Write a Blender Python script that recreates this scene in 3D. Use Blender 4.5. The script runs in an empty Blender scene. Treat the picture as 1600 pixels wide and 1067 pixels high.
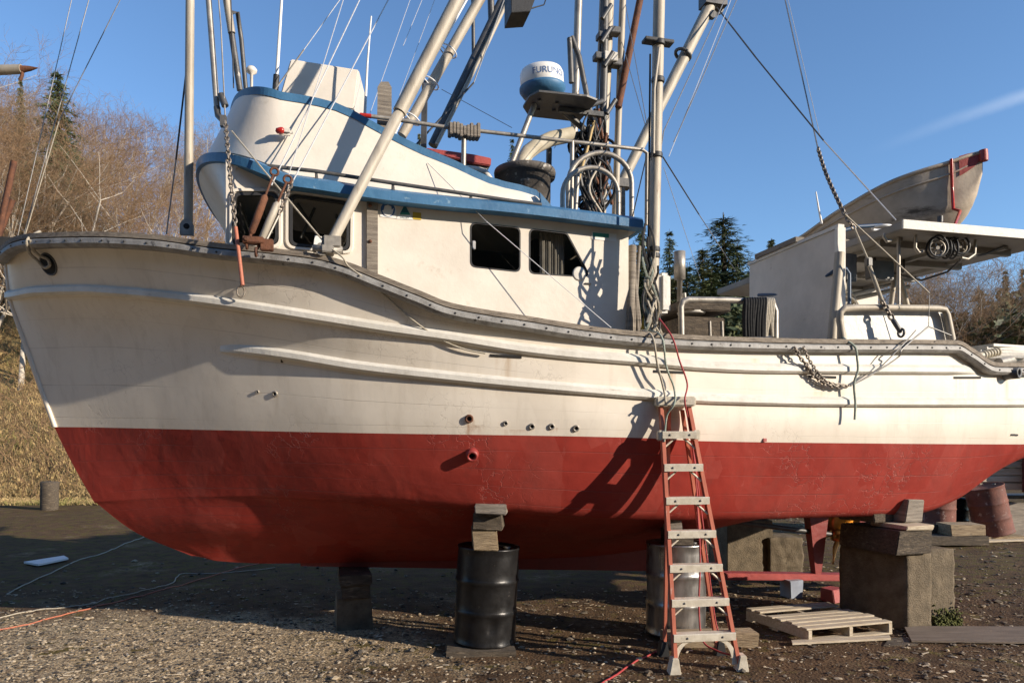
import bpy, bmesh, math, random
import numpy as np
from mathutils import Vector, Matrix, noise
from mathutils.bvhtree import BVHTree
random.seed(7)
scene = bpy.context.scene
COL = scene.collection
R = math.radians
# ------------------------------------------------------------------ camera, sky, sun, exposure
F, CX, HZ, CAMH = 1155.0, 800.0, 690.0, 1.9          # focal length, centre column, horizon row (photo pixels), eye height
cd = bpy.data.cameras.new('camera'); cam = bpy.data.objects.new('camera', cd); COL.objects.link(cam)
cam.location = (0, 0, CAMH); cam.rotation_euler = (R(90), 0, 0)
cd.sensor_width = 36; cd.lens = F / 1600 * 36; cd.shift_y = (HZ - 533.5) / 1600
cd.clip_start = .05; cd.clip_end = 3000
scene.camera = cam
SUN_EL, SUN_AZ = R(18.5), R(115)                        # azimuth clockwise from +Y
SUND = Vector((math.sin(SUN_AZ) * math.cos(SUN_EL), math.cos(SUN_AZ) * math.cos(SUN_EL), math.sin(SUN_EL)))
world = bpy.data.worlds.new('World'); scene.world = world; world.use_nodes = True
wn = world.node_tree; wn.nodes.clear()
wo = wn.nodes.new('ShaderNodeOutputWorld'); wb = wn.nodes.new('ShaderNodeBackground'); ws = wn.nodes.new('ShaderNodeTexSky')
ws.sky_type = 'NISHITA'; ws.sun_disc = False; ws.sun_elevation = SUN_EL; ws.sun_rotation = SUN_AZ
ws.air_density = 1.0; ws.dust_density = 0.0; ws.ozone_density = 4.5; ws.altitude = 50
wb.inputs['Strength'].default_value = 0.15
# one thin streak of cirrus, lying along a great circle low in the right of the sky
L = wn.links.new
def _dir(px, py): return Vector(((px - CX) / F, 1, (HZ - py) / F)).normalized()
_n = _dir(1600, 150).cross(_dir(1385, 228)).normalized()
wt = wn.nodes.new('ShaderNodeTexCoord'); wz = wn.nodes.new('ShaderNodeTexNoise'); wz.inputs['Scale'].default_value = 5; wz.inputs['Detail'].default_value = 7; wz.inputs['Roughness'].default_value = .62
def wmath(op, a, b=None):
    n = wn.nodes.new('ShaderNodeMath'); n.operation = op; n.use_clamp = op in ('MULTIPLY', 'SUBTRACT')
    for i, x in enumerate((a, b)):
        if x is None: continue
        if isinstance(x, (int, float)): n.inputs[i].default_value = x
        else: L(x, n.inputs[i])
    return n.outputs[0]
wd = wn.nodes.new('ShaderNodeVectorMath'); wd.operation = 'DOT_PRODUCT'; L(wt.outputs['Generated'], wd.inputs[0]); wd.inputs[1].default_value = _n
L(wt.outputs['Generated'], wz.inputs['Vector'])
wj = wmath('ADD', wd.outputs['Value'], wmath('DIVIDE', wmath('ADD', wz.outputs['Fac'], -.5), 60))
we = wn.nodes.new('ShaderNodeMapRange'); we.interpolation_type = 'SMOOTHSTEP'; we.inputs['From Min'].default_value = .010; we.inputs['From Max'].default_value = 0; L(wmath('ABSOLUTE', wj), we.inputs['Value'])
wsx = wn.nodes.new('ShaderNodeSeparateXYZ'); L(wt.outputs['Generated'], wsx.inputs[0])
wmr = wn.nodes.new('ShaderNodeMapRange'); wmr.interpolation_type = 'SMOOTHSTEP'; wmr.inputs['From Min'].default_value = .40; wmr.inputs['From Max'].default_value = .60; L(wsx.outputs[0], wmr.inputs['Value'])
wf = wmath('MULTIPLY', wmath('MULTIPLY', we.outputs[0], wmr.outputs[0]), wmath('MULTIPLY', wz.outputs['Fac'], .55))
wx = wn.nodes.new('ShaderNodeMix'); wx.data_type = 'RGBA'; wx.inputs[7].default_value = (5.2, 5.6, 6.2, 1)
L(wf, wx.inputs[0]); L(ws.outputs[0], wx.inputs[6]); L(wx.outputs[2], wb.inputs['Color']); L(wb.outputs[0], wo.inputs[0])
sl = bpy.data.lights.new('sun', 'SUN'); sl.energy = 5.0; sl.angle = R(.53); sl.color = (1, .875, .72)
so = bpy.data.objects.new('sun', sl); COL.objects.link(so); so.rotation_euler = (-SUND).to_track_quat('-Z', 'Y').to_euler(); so.location = (20, -8, 20)
vs = scene.view_settings; vs.view_transform = 'Standard'; vs.look = 'None'; vs.exposure = 0.48; vs.gamma = 1
# ------------------------------------------------------------------ helpers
def P(px, py, Y):                                      # a photo pixel at a chosen distance
    return Vector(((px - CX) * Y / F, Y, CAMH + (HZ - py) * Y / F))
def G(px, py, z=0):                                    # a photo pixel on the ground
    Y = (CAMH - z) * F / (py - HZ); return P(px, py, Y)
PSI, OX, OY = R(14), 0.0, 8.3                          # the boat's heading: bow nearer to the camera
cs, sn = math.cos(PSI), math.sin(PSI)
def W(s, w, z): return Vector((OX + s * cs + w * sn, OY + s * sn - w * cs, z))   # s aft, w to port
def S(px, w):
    r = (px - CX) / F; return (r * (OY - w * cs) - w * sn - OX) / (cs - r * sn)
def PX(s, w):
    p = W(s, w, 0); return CX + p.x * F / p.y
def ZL(py, s, w): return CAMH + (HZ - py) * W(s, w, 0).y / F
def B(px, py, w):                                      # a photo pixel on the boat's fore-and-aft plane w
    s = S(px, w); return W(s, w, ZL(py, s, w))
AFT, PORT, UP = Vector((cs, sn, 0)), Vector((sn, -cs, 0)), Vector((0, 0, 1))
def pchip(pts):
    x = np.array([p[0] for p in pts], float); y = np.array([p[1] for p in pts], float)
    h = np.diff(x); d = np.diff(y) / h; m = np.zeros(len(x)); m[0] = d[0]; m[-1] = d[-1]
    for i in range(1, len(x) - 1):
        if d[i - 1] * d[i] > 0:
            a, b = 2 * h[i] + h[i - 1], h[i] + 2 * h[i - 1]; m[i] = (a + b) / (a / d[i - 1] + b / d[i])
    def f(t):
        t = min(max(t, x[0]), x[-1]); i = min(max(int(np.searchsorted(x, t)) - 1, 0), len(h) - 1)
        u = (t - x[i]) / h[i]
        return float((1 + 2 * u) * (1 - u) ** 2 * y[i] + u * (1 - u) ** 2 * h[i] * m[i] + u * u * (3 - 2 * u) * y[i + 1] + u * u * (u - 1) * h[i] * m[i + 1])
    return f
class MB:
    def __init__(s): s.v = []; s.f = []; s.m = []; s.sm = []
    def add(s, vs, fs, mi=0, smooth=False):
        o = len(s.v); s.v += [tuple(v) for v in vs]
        for f in fs: s.f.append(tuple(i + o for i in f)); s.m.append(mi); s.sm.append(smooth)
        return s
    def tube(s, pts, r, n=8, mi=0, caps=True):
        pts = [Vector(p) for p in pts]; k = len(pts); rs = r if isinstance(r, (list, tuple)) else [r] * k
        vs = []; prev = None
        for i, p in enumerate(pts):
            t = (pts[min(i + 1, k - 1)] - pts[max(i - 1, 0)]);
            if t.length < 1e-9: t = Vector((0, 0, 1))
            t.normalize()
            if prev is None: a = t.orthogonal().normalized()
            else:
                a = prev - t * prev.dot(t)
                a = a.normalized() if a.length > 1e-6 else t.orthogonal().normalized()
            prev = a; b = t.cross(a)
            for j in range(n):
                an = 2 * math.pi * j / n; vs.append(p + (a * math.cos(an) + b * math.sin(an)) * rs[i])
        fs = [(i * n + j, i * n + (j + 1) % n, (i + 1) * n + (j + 1) % n, (i + 1) * n + j) for i in range(k - 1) for j in range(n)]
        s.add(vs, fs, mi, n > 5)
        if caps: s.add(vs[:n], [tuple(range(n - 1, -1, -1))], mi); s.add(vs[-n:], [tuple(range(n))], mi)
        return s
    def hexa(s, p, mi=0):                               # 8 points: bottom 4 (ccw), top 4
        return s.add(p, [(3, 2, 1, 0), (4, 5, 6, 7), (0, 1, 5, 4), (1, 2, 6, 5), (2, 3, 7, 6), (3, 0, 4, 7)], mi)
    def box(s, c, size, ax=None, mi=0):                 # oriented box
        c = Vector(c); ax = ax or (Vector((1, 0, 0)), Vector((0, 1, 0)), Vector((0, 0, 1)))
        a, b, d = [Vector(ax[i]) * size[i] / 2 for i in range(3)]
        return s.hexa([c - a - b - d, c + a - b - d, c + a + b - d, c - a + b - d, c - a - b + d, c + a - b + d, c + a + b + d, c - a + b + d], mi)
    def lathe(s, prof, c, axis=(0, 0, 1), n=24, mi=0, smooth=True):
        c = Vector(c); z = Vector(axis).normalized(); a = z.orthogonal().normalized(); b = z.cross(a); vs = []
        for r, h in prof:
            for j in range(n):
                an = 2 * math.pi * j / n; vs.append(c + z * h + (a * math.cos(an) + b * math.sin(an)) * r)
        k = len(prof)
        s.add(vs, [(i * n + j, i * n + (j + 1) % n, (i + 1) * n + (j + 1) % n, (i + 1) * n + j) for i in range(k - 1) for j in range(n)], mi, smooth)
        if prof[0][0] > 1e-4: s.add(vs[:n], [tuple(range(n - 1, -1, -1))], mi)
        if prof[-1][0] > 1e-4: s.add(vs[-n:], [tuple(range(n))], mi)
        return s
    def prism(s, poly, off, mi=0):
        n = len(poly); off = Vector(off); vs = [Vector(p) for p in poly] + [Vector(p) + off for p in poly]
        return s.add(vs, [tuple(range(n - 1, -1, -1)), tuple(range(n, 2 * n))] + [(i, (i + 1) % n, n + (i + 1) % n, n + i) for i in range(n)], mi)
    def torus(s, c, axis, R0, r0, n=20, m=8, mi=0, arc=2 * math.pi, stretch=None):
        c = Vector(c); z = Vector(axis).normalized(); a = Vector(stretch[0]).normalized() if stretch else z.orthogonal().normalized(); b = z.cross(a); k = stretch[1] if stretch else 1
        pts = [c + a * math.cos(arc * i / n) * R0 * k + b * math.sin(arc * i / n) * R0 for i in range(n + 1)]
        if arc > 6.28: pts = pts[:-1] + [pts[0]]
        return s.tube(pts, r0, m, mi, arc < 6.28)
    def loft(s, rings, mi=0, closed=False, smooth=True):
        n = len(rings[0]); vs = [p for r in rings for p in r]
        lim = n if closed else n - 1
        return s.add(vs, [(i * n + j, i * n + (j + 1) % n, (i + 1) * n + (j + 1) % n, (i + 1) * n + j) for i in range(len(rings) - 1) for j in range(lim)], mi, smooth)
    def build(s, name, mats, parent=None, bevel=0, keep=False, uv=None, fixn=True):
        if not isinstance(mats, (list, tuple)): mats = [mats]
        me = bpy.data.meshes.new(name)
        v = np.array(s.v, float); base = Vector((0, 0, 0))
        if not keep:
            lo, hi = v.min(0), v.max(0); base = Vector(((lo[0] + hi[0]) / 2, (lo[1] + hi[1]) / 2, lo[2]))
        me.from_pydata([tuple(x) for x in (v - np.array(base))], [], s.f)
        for m in mats: me.materials.append(m)
        me.polygons.foreach_set('material_index', s.m); me.polygons.foreach_set('use_smooth', s.sm)
        if uv is not None:
            ul = me.uv_layers.new(name='UVMap')
            li = np.zeros(len(me.loops), int); me.loops.foreach_get('vertex_index', li)
            ul.data.foreach_set('uv', np.array(uv, float)[li].ravel())
        if bevel or fixn:
            bm = bmesh.new(); bm.from_mesh(me)
            if fixn: bmesh.ops.recalc_face_normals(bm, faces=bm.faces)
            if bevel:
                bmesh.ops.remove_doubles(bm, verts=bm.verts, dist=1e-5)
                es = [e for e in bm.edges if len(e.link_faces) == 2 and e.calc_face_angle(0) > .6]
                bmesh.ops.bevel(bm, geom=es, offset=bevel, segments=2, affect='EDGES', clamp_overlap=True)
            bm.to_mesh(me); bm.free()
        me.update()
        o = bpy.data.objects.new(name, me); COL.objects.link(o)
        o.location = base
        if parent:
            o.parent = parent; o.location = base - wloc(parent)
        return o
def wloc(o):
    p = Vector(o.location); q = o.parent
    while q: p += Vector(q.location); q = q.parent
    return p
def tag(o, label=None, cat=None, group=None, kind=None):
    if label: o['label'] = label
    if cat: o['category'] = cat
    if group: o['group'] = group
    if kind: o['kind'] = kind
    return o
def thing(name, loc, label, cat, group=None):
    o = bpy.data.objects.new(name, None); COL.objects.link(o); o.location = loc; o.empty_display_size = .2
    return tag(o, label, cat, group)
def copy_tree(o, parent=None):
    c = o.copy(); COL.objects.link(c)
    if parent: c.parent = parent
    for ch in list(o.children): copy_tree(ch, c)
    return c
# ------------------------------------------------------------------ materials
def M(name, c1, c2=None, scale=5, rough=.6, metal=0, bump=0, bscale=40, stretch=(1, 1, 1), c3=None, t3=.6, w3=.08, s3=3, st3=None, spec=.5, rvar=.15, coat=0):
    m = bpy.data.materials.new(name); m.use_nodes = True; nt = m.node_tree; N = nt.nodes; l = nt.links.new
    bs = N['Principled BSDF']; bs.inputs['Metallic'].default_value = metal; bs.inputs['Specular IOR Level'].default_value = spec
    tc = N.new('ShaderNodeTexCoord'); oi = N.new('ShaderNodeObjectInfo'); ad = N.new('ShaderNodeVectorMath'); ad.operation = 'MULTIPLY_ADD'
    ad.inputs[1].default_value = (17, 17, 17)
    l(oi.outputs['Random'], ad.inputs[0]); l(tc.outputs['Object'], ad.inputs[2])
    mp = N.new('ShaderNodeMapping'); mp.inputs['Scale'].default_value = stretch; l(ad.outputs[0], mp.inputs['Vector'])
    nz = N.new('ShaderNodeTexNoise'); nz.inputs['Scale'].default_value = scale; nz.inputs['Detail'].default_value = 8; nz.inputs['Roughness'].default_value = .62
    l(mp.outputs[0], nz.inputs['Vector'])
    c2 = c2 or tuple(x * .8 for x in c1)
    rp = N.new('ShaderNodeValToRGB'); rp.color_ramp.elements[0].position = .34; rp.color_ramp.elements[1].position = .66
    rp.color_ramp.elements[0].color = (*c2, 1); rp.color_ramp.elements[1].color = (*c1, 1); l(nz.outputs['Fac'], rp.inputs[0])
    out = rp.outputs[0]
    if c3:
        m3 = N.new('ShaderNodeMapping'); m3.inputs['Scale'].default_value = st3 or stretch; l(ad.outputs[0], m3.inputs['Vector'])
        n3 = N.new('ShaderNodeTexNoise'); n3.inputs['Scale'].default_value = s3; n3.inputs['Detail'].default_value = 9; n3.inputs['Roughness'].default_value = .68; l(m3.outputs[0], n3.inputs['Vector'])
        r3 = N.new('ShaderNodeValToRGB'); r3.color_ramp.elements[0].position = t3; r3.color_ramp.elements[1].position = t3 + w3; l(n3.outputs['Fac'], r3.inputs[0])
        mx = N.new('ShaderNodeMix'); mx.data_type = 'RGBA'; mx.inputs[7].default_value = (*c3, 1); l(r3.outputs[0], mx.inputs[0]); l(out, mx.inputs[6]); out = mx.outputs[2]
    l(out, bs.inputs['Base Color'])
    mr = N.new('ShaderNodeMapRange'); mr.inputs['To Min'].default_value = max(.03, rough - rvar); mr.inputs['To Max'].default_value = min(1, rough + rvar)
    l(nz.outputs['Fac'], mr.inputs['Value']); l(mr.outputs[0], bs.inputs['Roughness'])
    if coat: bs.inputs['Coat Weight'].default_value = coat
    if bump:
        nb = N.new('ShaderNodeTexNoise'); nb.inputs['Scale'].default_value = bscale; nb.inputs['Detail'].default_value = 6; nb.inputs['Roughness'].default_value = .65; l(mp.outputs[0], nb.inputs['Vector'])
        bp = N.new('ShaderNodeBump'); bp.inputs['Strength'].default_value = bump; bp.inputs['Distance'].default_value = .02
        l(nb.outputs['Fac'], bp.inputs['Height']); l(bp.outputs[0], bs.inputs['Normal'])
    m['_'] = 1
    return m
WHITE = M('white_paint', (.75, .685, .59), (.67, .61, .52), 3, .42, bump=.12, bscale=14, c3=(.50, .43, .33), t3=.60, w3=.18, s3=5)
WHITE2 = M('weathered_white_paint', (.70, .665, .59), (.52, .49, .43), 4, .55, bump=.2, bscale=30, c3=(.25, .21, .16), t3=.62, w3=.1, s3=7)
BLUE = M('blue_trim_paint', (.050, .165, .31), (.036, .125, .245), 5, .5, bump=.2, bscale=20, c3=(.22, .34, .44), t3=.62, w3=.10, s3=13)
GALV = M('galvanised_steel', (.42, .39, .34), (.27, .245, .21), 9, .5, .5, bump=.1, bscale=40, c3=(.17, .11, .07), t3=.62, w3=.12, s3=11)
ALU = M('aluminium', (.62, .60, .56), (.45, .43, .40), 12, .42, .85, bump=.06, bscale=60, c3=(.20, .18, .15), t3=.68, w3=.1, s3=16)
PALEP = M('pale_weathered_pole', (.47, .42, .34), (.31, .27, .21), 8, .6, .15, bump=.15, bscale=40, stretch=(1, 1, .25), c3=(.22, .16, .11), t3=.60, w3=.1, s3=9)
DARKP = M('dark_grey_pole', (.13, .125, .12), (.07, .07, .068), 7, .5, .35, bump=.12, bscale=40, c3=(.36, .33, .29), t3=.64, w3=.08, s3=9)
BLACK = M('black_rubber', (.018, .018, .019), (.03, .03, .03), 12, .55, bump=.1, bscale=50)
RUST = M('rusty_iron', (.19, .078, .04), (.085, .038, .024), 9, .82, .2, bump=.4, bscale=40, c3=(.40, .20, .10), t3=.6, w3=.1, s3=13)
WOODG = M('grey_weathered_wood', (.30, .26, .21), (.15, .125, .10), 5, .85, bump=.5, bscale=16, stretch=(.7, .7, 9), c3=(.05, .045, .04), t3=.62, w3=.07, s3=4)
WOODH = M('weathered_wood_grain', (.33, .28, .22), (.16, .13, .10), 5, .85, bump=.5, bscale=16, stretch=(.8, 9, 9), c3=(.05, .04, .035), t3=.62, w3=.07, s3=4, st3=(.6, 6, 6))
WOODB = M('sawn_timber', (.42, .32, .20), (.22, .155, .09), 5, .85, bump=.9, bscale=14, stretch=(.9, 6, 10), c3=(.07, .052, .036), t3=.58, w3=.07, s3=4)
WOODD = M('dark_tarry_timber', (.13, .10, .068), (.05, .038, .027), 6, .9, bump=1.0, bscale=14, stretch=(1.2, 5, 9), c3=(.26, .20, .135), t3=.56, w3=.14, s3=5, st3=(1, 3, 7))
WOODP = M('pale_pallet_wood', (.56, .48, .36), (.40, .32, .22), 5, .8, bump=.3, bscale=20, stretch=(.8, 9, 9), c3=(.20, .16, .12), t3=.66, w3=.08, s3=5)
CONC = M('rough_concrete', (.20, .155, .10), (.10, .076, .046), 7, .95, bump=1.0, bscale=60, c3=(.085, .07, .046), t3=.60, w3=.08, s3=26)
MOSS = M('green_moss', (.13, .135, .03), (.06, .065, .015), 22, .95, bump=1, bscale=60)
ROPE = M('pale_rope', (.50, .45, .36), (.33, .29, .22), 60, .9, bump=.4, bscale=220)
ROPEG = M('green_white_rope', (.40, .44, .37), (.22, .26, .21), 60, .9, bump=.4, bscale=220)
WIRE = M('steel_wire', (.33, .32, .30), (.22, .21, .20), 40, .5, .6)
WIREL = M('pale_wire', (.62, .62, .62), (.5, .5, .5), 40, .5, .3)
WIRED = M('dark_wire', (.07, .065, .06), (.04, .04, .04), 40, .6, .3)
CHAIN = M('chain_steel', (.30, .27, .23), (.14, .11, .09), 60, .55, .7, bump=.2, bscale=120)
HOSEK = M('black_hose', (.014, .014, .015), (.022, .022, .022), 30, .75, spec=.15)
HOSEB = M('blue_hose', (.03, .07, .14), (.02, .05, .10), 30, .5)
REDC = M('red_cord', (.42, .05, .05), (.28, .035, .035), 60, .6)
ORANGEC = M('orange_cord', (.48, .16, .09), (.34, .11, .065), 60, .6)
BRONZE = M('bronze', (.52, .33, .12), (.34, .2, .07), 8, .35, .9, bump=.1, bscale=40)
DRUMK = M('black_drum_paint', (.028, .027, .027), (.018, .017, .017), 9, .34, .5, bump=.12, bscale=18, c3=(.17, .15, .13), t3=.64, w3=.1, s3=12)
DRUMS = M('shiny_dark_steel', (.55, .53, .50), (.16, .15, .14), 6, .3, .85, bump=.15, bscale=12, stretch=(1, 1, .3), c3=(.20, .12, .06), t3=.62, w3=.1, s3=9)
DRUMR = M('rusty_red_drum', (.20, .075, .052), (.11, .045, .034), 6, .75, .2, bump=.35, bscale=30, c3=(.40, .30, .25), t3=.59, w3=.1, s3=9)
FIBR = M('orange_fibreglass', (.62, .20, .12), (.46, .13, .08), 8, .5, bump=.12, bscale=40, stretch=(1, 1, .2), c3=(.60, .42, .34), t3=.62, w3=.08, s3=14)
STEPM = M('worn_step_aluminium', (.68, .62, .50), (.52, .46, .36), 14, .5, .05, bump=.15, bscale=60, c3=(.22, .17, .12), t3=.66, w3=.1, s3=18)
REDP = M('red_paint', (.36, .05, .04), (.26, .035, .03), 7, .5, bump=.2, bscale=30, c3=(.52, .25, .2), t3=.66, w3=.08, s3=12)
PVC = M('cream_pipe', (.66, .60, .47), (.52, .46, .34), 8, .5, bump=.08, bscale=30, c3=(.26, .2, .13), t3=.68, w3=.1, s3=9)
CREAM = M('radome_white', (.82, .81, .77), (.74, .72, .67), 6, .4)
GREYB = M('grey_painted_board', (.62, .565, .49), (.50, .455, .39), 3, .6, bump=.15, bscale=20, c3=(.28, .24, .2), t3=.64, w3=.14, s3=5)
SKIFF = M('weathered_skiff_aluminium', (.56, .47, .365), (.40, .33, .25), 4, .6, .25, bump=.15, bscale=20, c3=(.11, .088, .066), t3=.58, w3=.12, s3=3, st3=(.6, .6, 2))
BAND = M('iron_rub_band', (.35, .34, .32), (.19, .18, .165), 10, .6, .1, bump=.25, bscale=40, c3=(.06, .055, .05), t3=.60, w3=.08, s3=12)
HOLE = M('dark_opening', (.012, .011, .011), (.008, .008, .008), 5, .8)
YELLOW = M('yellow_paint', (.62, .45, .05), (.5, .34, .04), 9, .5)
REDL = M('red_lens', (.45, .03, .02), (.35, .02, .015), 9, .2)
CLOTH = M('grey_curtain', (.36, .34, .30), (.24, .22, .19), 8, .9)
STKW = M('sticker_white', (.80, .79, .76), (.75, .74, .71), 9, .5)
STKB = M('sticker_blue', (.05, .14, .36), (.04, .12, .3), 9, .5)
STKT = M('sticker_teal', (.02, .12, .15), (.015, .09, .12), 9, .5)
STKG = M('sticker_green', (.05, .30, .24), (.04, .25, .2), 9, .5)
SILVER = M('silver_box', (.62, .60, .55), (.50, .48, .44), 9, .5, .1, bump=.3, bscale=12)
def glass_mat():
    m = bpy.data.materials.new('tinted_glass'); m.use_nodes = True; nt = m.node_tree; N = nt.nodes; l = nt.links.new
    out = N['Material Output']; N.remove(N['Principled BSDF'])
    t = N.new('ShaderNodeBsdfTransparent'); t.inputs[0].default_value = (.82, .82, .80, 1)
    g = N.new('ShaderNodeBsdfGlossy'); g.inputs['Roughness'].default_value = .03; g.inputs[0].default_value = (.9, .9, .9, 1)
    mx = N.new('ShaderNodeMixShader'); ge = N.new('ShaderNodeNewGeometry'); dt = N.new('ShaderNodeVectorMath'); dt.operation = 'DOT_PRODUCT'; l(ge.outputs['Normal'], dt.inputs[0]); l(ge.outputs['Incoming'], dt.inputs[1])
    def mt(op, a, b):
        n = N.new('ShaderNodeMath'); n.operation = op
        for i, x in enumerate((a, b)):
            if isinstance(x, (int, float)): n.inputs[i].default_value = x
            else: l(x, n.inputs[i])
        return n.outputs[0]
    fres = mt('ADD', .065, mt('MULTIPLY', .9, mt('POWER', mt('SUBTRACT', 1, mt('ABSOLUTE', dt.outputs['Value'], 0)), 5)))
    tc = N.new('ShaderNodeTexCoord'); nz = N.new('ShaderNodeTexNoise'); nz.inputs['Scale'].default_value = 3; bp = N.new('ShaderNodeBump'); bp.inputs['Strength'].default_value = .05
    l(tc.outputs['Object'], nz.inputs['Vector']); l(nz.outputs['Fac'], bp.inputs['Height']); l(bp.outputs[0], g.inputs['Normal'])
    l(fres, mx.inputs[0]); l(t.outputs[0], mx.inputs[1]); l(g.outputs[0], mx.inputs[2]); l(mx.outputs[0], out.inputs[0]); return m
GLASS = glass_mat()
def hull_mat(name, c1, c2, rough, seam_col, stains=(), scale=2.2, c3=None, seam=.155, seam_amt=.5, bumpk=.25, patch=None, patch_amt=1.3, scratch=.3, grime=(.40, .34, .26), grime_amt=.35):
    """painted planking: seams follow the planks (UV v), rust runs below the fittings"""
    m = M(name, c1, c2, scale, rough, bump=0, c3=c3, t3=.63, w3=.14, s3=6, st3=(1, 1, .35)); nt = m.node_tree; N = nt.nodes; l = nt.links.new
    bs = N['Principled BSDF']; col = bs.inputs['Base Color'].links[0].from_socket
    uv = N.new('ShaderNodeUVMap'); sp = N.new('ShaderNodeSeparateXYZ'); l(uv.outputs[0], sp.inputs[0])
    dn = N.new('ShaderNodeTexNoise'); dn.inputs['Scale'].default_value = 1.3; l(uv.outputs[0], dn.inputs['Vector'])
    def mth(op, a, b=None, c=None):
        n = N.new('ShaderNodeMath'); n.operation = op
        for i, x in enumerate((a, b, c)):
            if x is None: continue
            if isinstance(x, (int, float)): n.inputs[i].default_value = x
            else: l(x, n.inputs[i])
        return n.outputs[0]
    v = mth('MULTIPLY_ADD', dn.outputs['Fac'], .02, sp.outputs[1])
    fr = mth('FRACT', mth('DIVIDE', v, seam)); dd = mth('ABSOLUTE', mth('SUBTRACT', fr, .5))
    ln = N.new('ShaderNodeMapRange'); ln.inputs['From Min'].default_value = .484; ln.inputs['From Max'].default_value = .496; l(dd, ln.inputs['Value'])
    br = N.new('ShaderNodeTexNoise'); br.inputs['Scale'].default_value = .9; br.inputs['Detail'].default_value = 4; l(uv.outputs[0], br.inputs['Vector'])
    bw = N.new('ShaderNodeMapRange'); bw.inputs['From Min'].default_value = .40; bw.inputs['From Max'].default_value = .62; l(br.outputs['Fac'], bw.inputs['Value'])
    sm = mth('MULTIPLY', ln.outputs[0], bw.outputs[0])
    mx = N.new('ShaderNodeMix'); mx.data_type = 'RGBA'; mx.inputs[7].default_value = (*seam_col, 1); l(mth('MULTIPLY', sm, seam_amt), mx.inputs[0]); l(col, mx.inputs[6]); col = mx.outputs[2]
    tc = N.new('ShaderNodeTexCoord'); sx = N.new('ShaderNodeSeparateXYZ'); l(tc.outputs['Object'], sx.inputs[0])
    mp = N.new('ShaderNodeMapping'); mp.inputs['Scale'].default_value = (26, 26, .7); l(tc.outputs['Object'], mp.inputs['Vector'])
    ns = N.new('ShaderNodeTexNoise'); ns.inputs['Scale'].default_value = 1; ns.inputs['Detail'].default_value = 5; l(mp.outputs[0], ns.inputs['Vector'])
    st = N.new('ShaderNodeMapRange'); st.inputs['From Min'].default_value = .38; st.inputs['From Max'].default_value = .66; l(ns.outputs['Fac'], st.inputs['Value'])
    for (x, ztop, hw, ln_, amt, c) in stains:
        a = mth('SUBTRACT', 1, mth('DIVIDE', mth('ABSOLUTE', mth('SUBTRACT', sx.outputs[0], x)), hw)); a = mth('MAXIMUM', a, 0)
        t = mth('DIVIDE', mth('SUBTRACT', ztop, sx.outputs[2]), ln_)
        up = mth('GREATER_THAN', t, 0); dwn = mth('MAXIMUM', mth('SUBTRACT', 1, t), 0)
        k = mth('MULTIPLY', mth('MULTIPLY', mth('POWER', a, .6), mth('MULTIPLY', up, mth('MINIMUM', dwn, 1))), mth('MULTIPLY', st.outputs[0], amt))
        mx = N.new('ShaderNodeMix'); mx.data_type = 'RGBA'; mx.inputs[7].default_value = (*c, 1); l(mth('MINIMUM', k, 1), mx.inputs[0]); l(col, mx.inputs[6]); col = mx.outputs[2]
    if patch:
        mq = N.new('ShaderNodeMapping'); mq.inputs['Scale'].default_value = (2.6, 2.6, 1.1); l(tc.outputs['Object'], mq.inputs['Vector'])
        vq = N.new('ShaderNodeTexVoronoi'); vq.distance = 'CHEBYCHEV'; vq.inputs['Scale'].default_value = 1.25; vq.inputs['Randomness'].default_value = .9; l(mq.outputs[0], vq.inputs['Vector'])
        sq_ = N.new('ShaderNodeSeparateColor'); l(vq.outputs['Color'], sq_.inputs[0])
        nq = N.new('ShaderNodeTexNoise'); nq.inputs['Scale'].default_value = 1.1; nq.inputs['Detail'].default_value = 7; nq.inputs['Roughness'].default_value = .7; l(mq.outputs[0], nq.inputs['Vector'])
        mx = N.new('ShaderNodeMix'); mx.data_type = 'RGBA'; mx.inputs[7].default_value = (*patch, 1); l(mth('MULTIPLY', mth('POWER', sq_.outputs[0], 1.5), mth('MULTIPLY', nq.outputs['Fac'], patch_amt)), mx.inputs[0]); l(col, mx.inputs[6]); col = mx.outputs[2]
    # scratches: sparse thin lines where cells meet
    dv = N.new('ShaderNodeTexNoise'); dv.inputs['Scale'].default_value = 6; dv.inputs['Detail'].default_value = 4; l(tc.outputs['Object'], dv.inputs['Vector'])
    dm = N.new('ShaderNodeMix'); dm.data_type = 'RGBA'; dm.inputs[0].default_value = .25; l(tc.outputs['Object'], dm.inputs[6]); l(dv.outputs['Color'], dm.inputs[7])
    vc = N.new('ShaderNodeTexVoronoi'); vc.feature = 'DISTANCE_TO_EDGE'; vc.inputs['Scale'].default_value = 9; l(dm.outputs[2], vc.inputs['Vector'])
    cr = N.new('ShaderNodeMapRange'); cr.inputs['From Min'].default_value = .028; cr.inputs['From Max'].default_value = .006; l(vc.outputs['Distance'], cr.inputs['Value'])
    nm = N.new('ShaderNodeTexNoise'); nm.inputs['Scale'].default_value = 1.7; nm.inputs['Detail'].default_value = 6; l(tc.outputs['Object'], nm.inputs['Vector'])
    cm = N.new('ShaderNodeMapRange'); cm.inputs['From Min'].default_value = .53; cm.inputs['From Max'].default_value = .66; l(nm.outputs['Fac'], cm.inputs['Value'])
    scr = mth('MULTIPLY', mth('MULTIPLY', cr.outputs[0], cm.outputs[0]), scratch)
    mx = N.new('ShaderNodeMix'); mx.data_type = 'RGBA'; mx.inputs[7].default_value = (*seam_col, 1); l(scr, mx.inputs[0]); l(col, mx.inputs[6]); col = mx.outputs[2]
    # general grime streaks running down
    gn = N.new('ShaderNodeMapping'); gn.inputs['Scale'].default_value = (7, 7, .45); l(tc.outputs['Object'], gn.inputs['Vector'])
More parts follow.
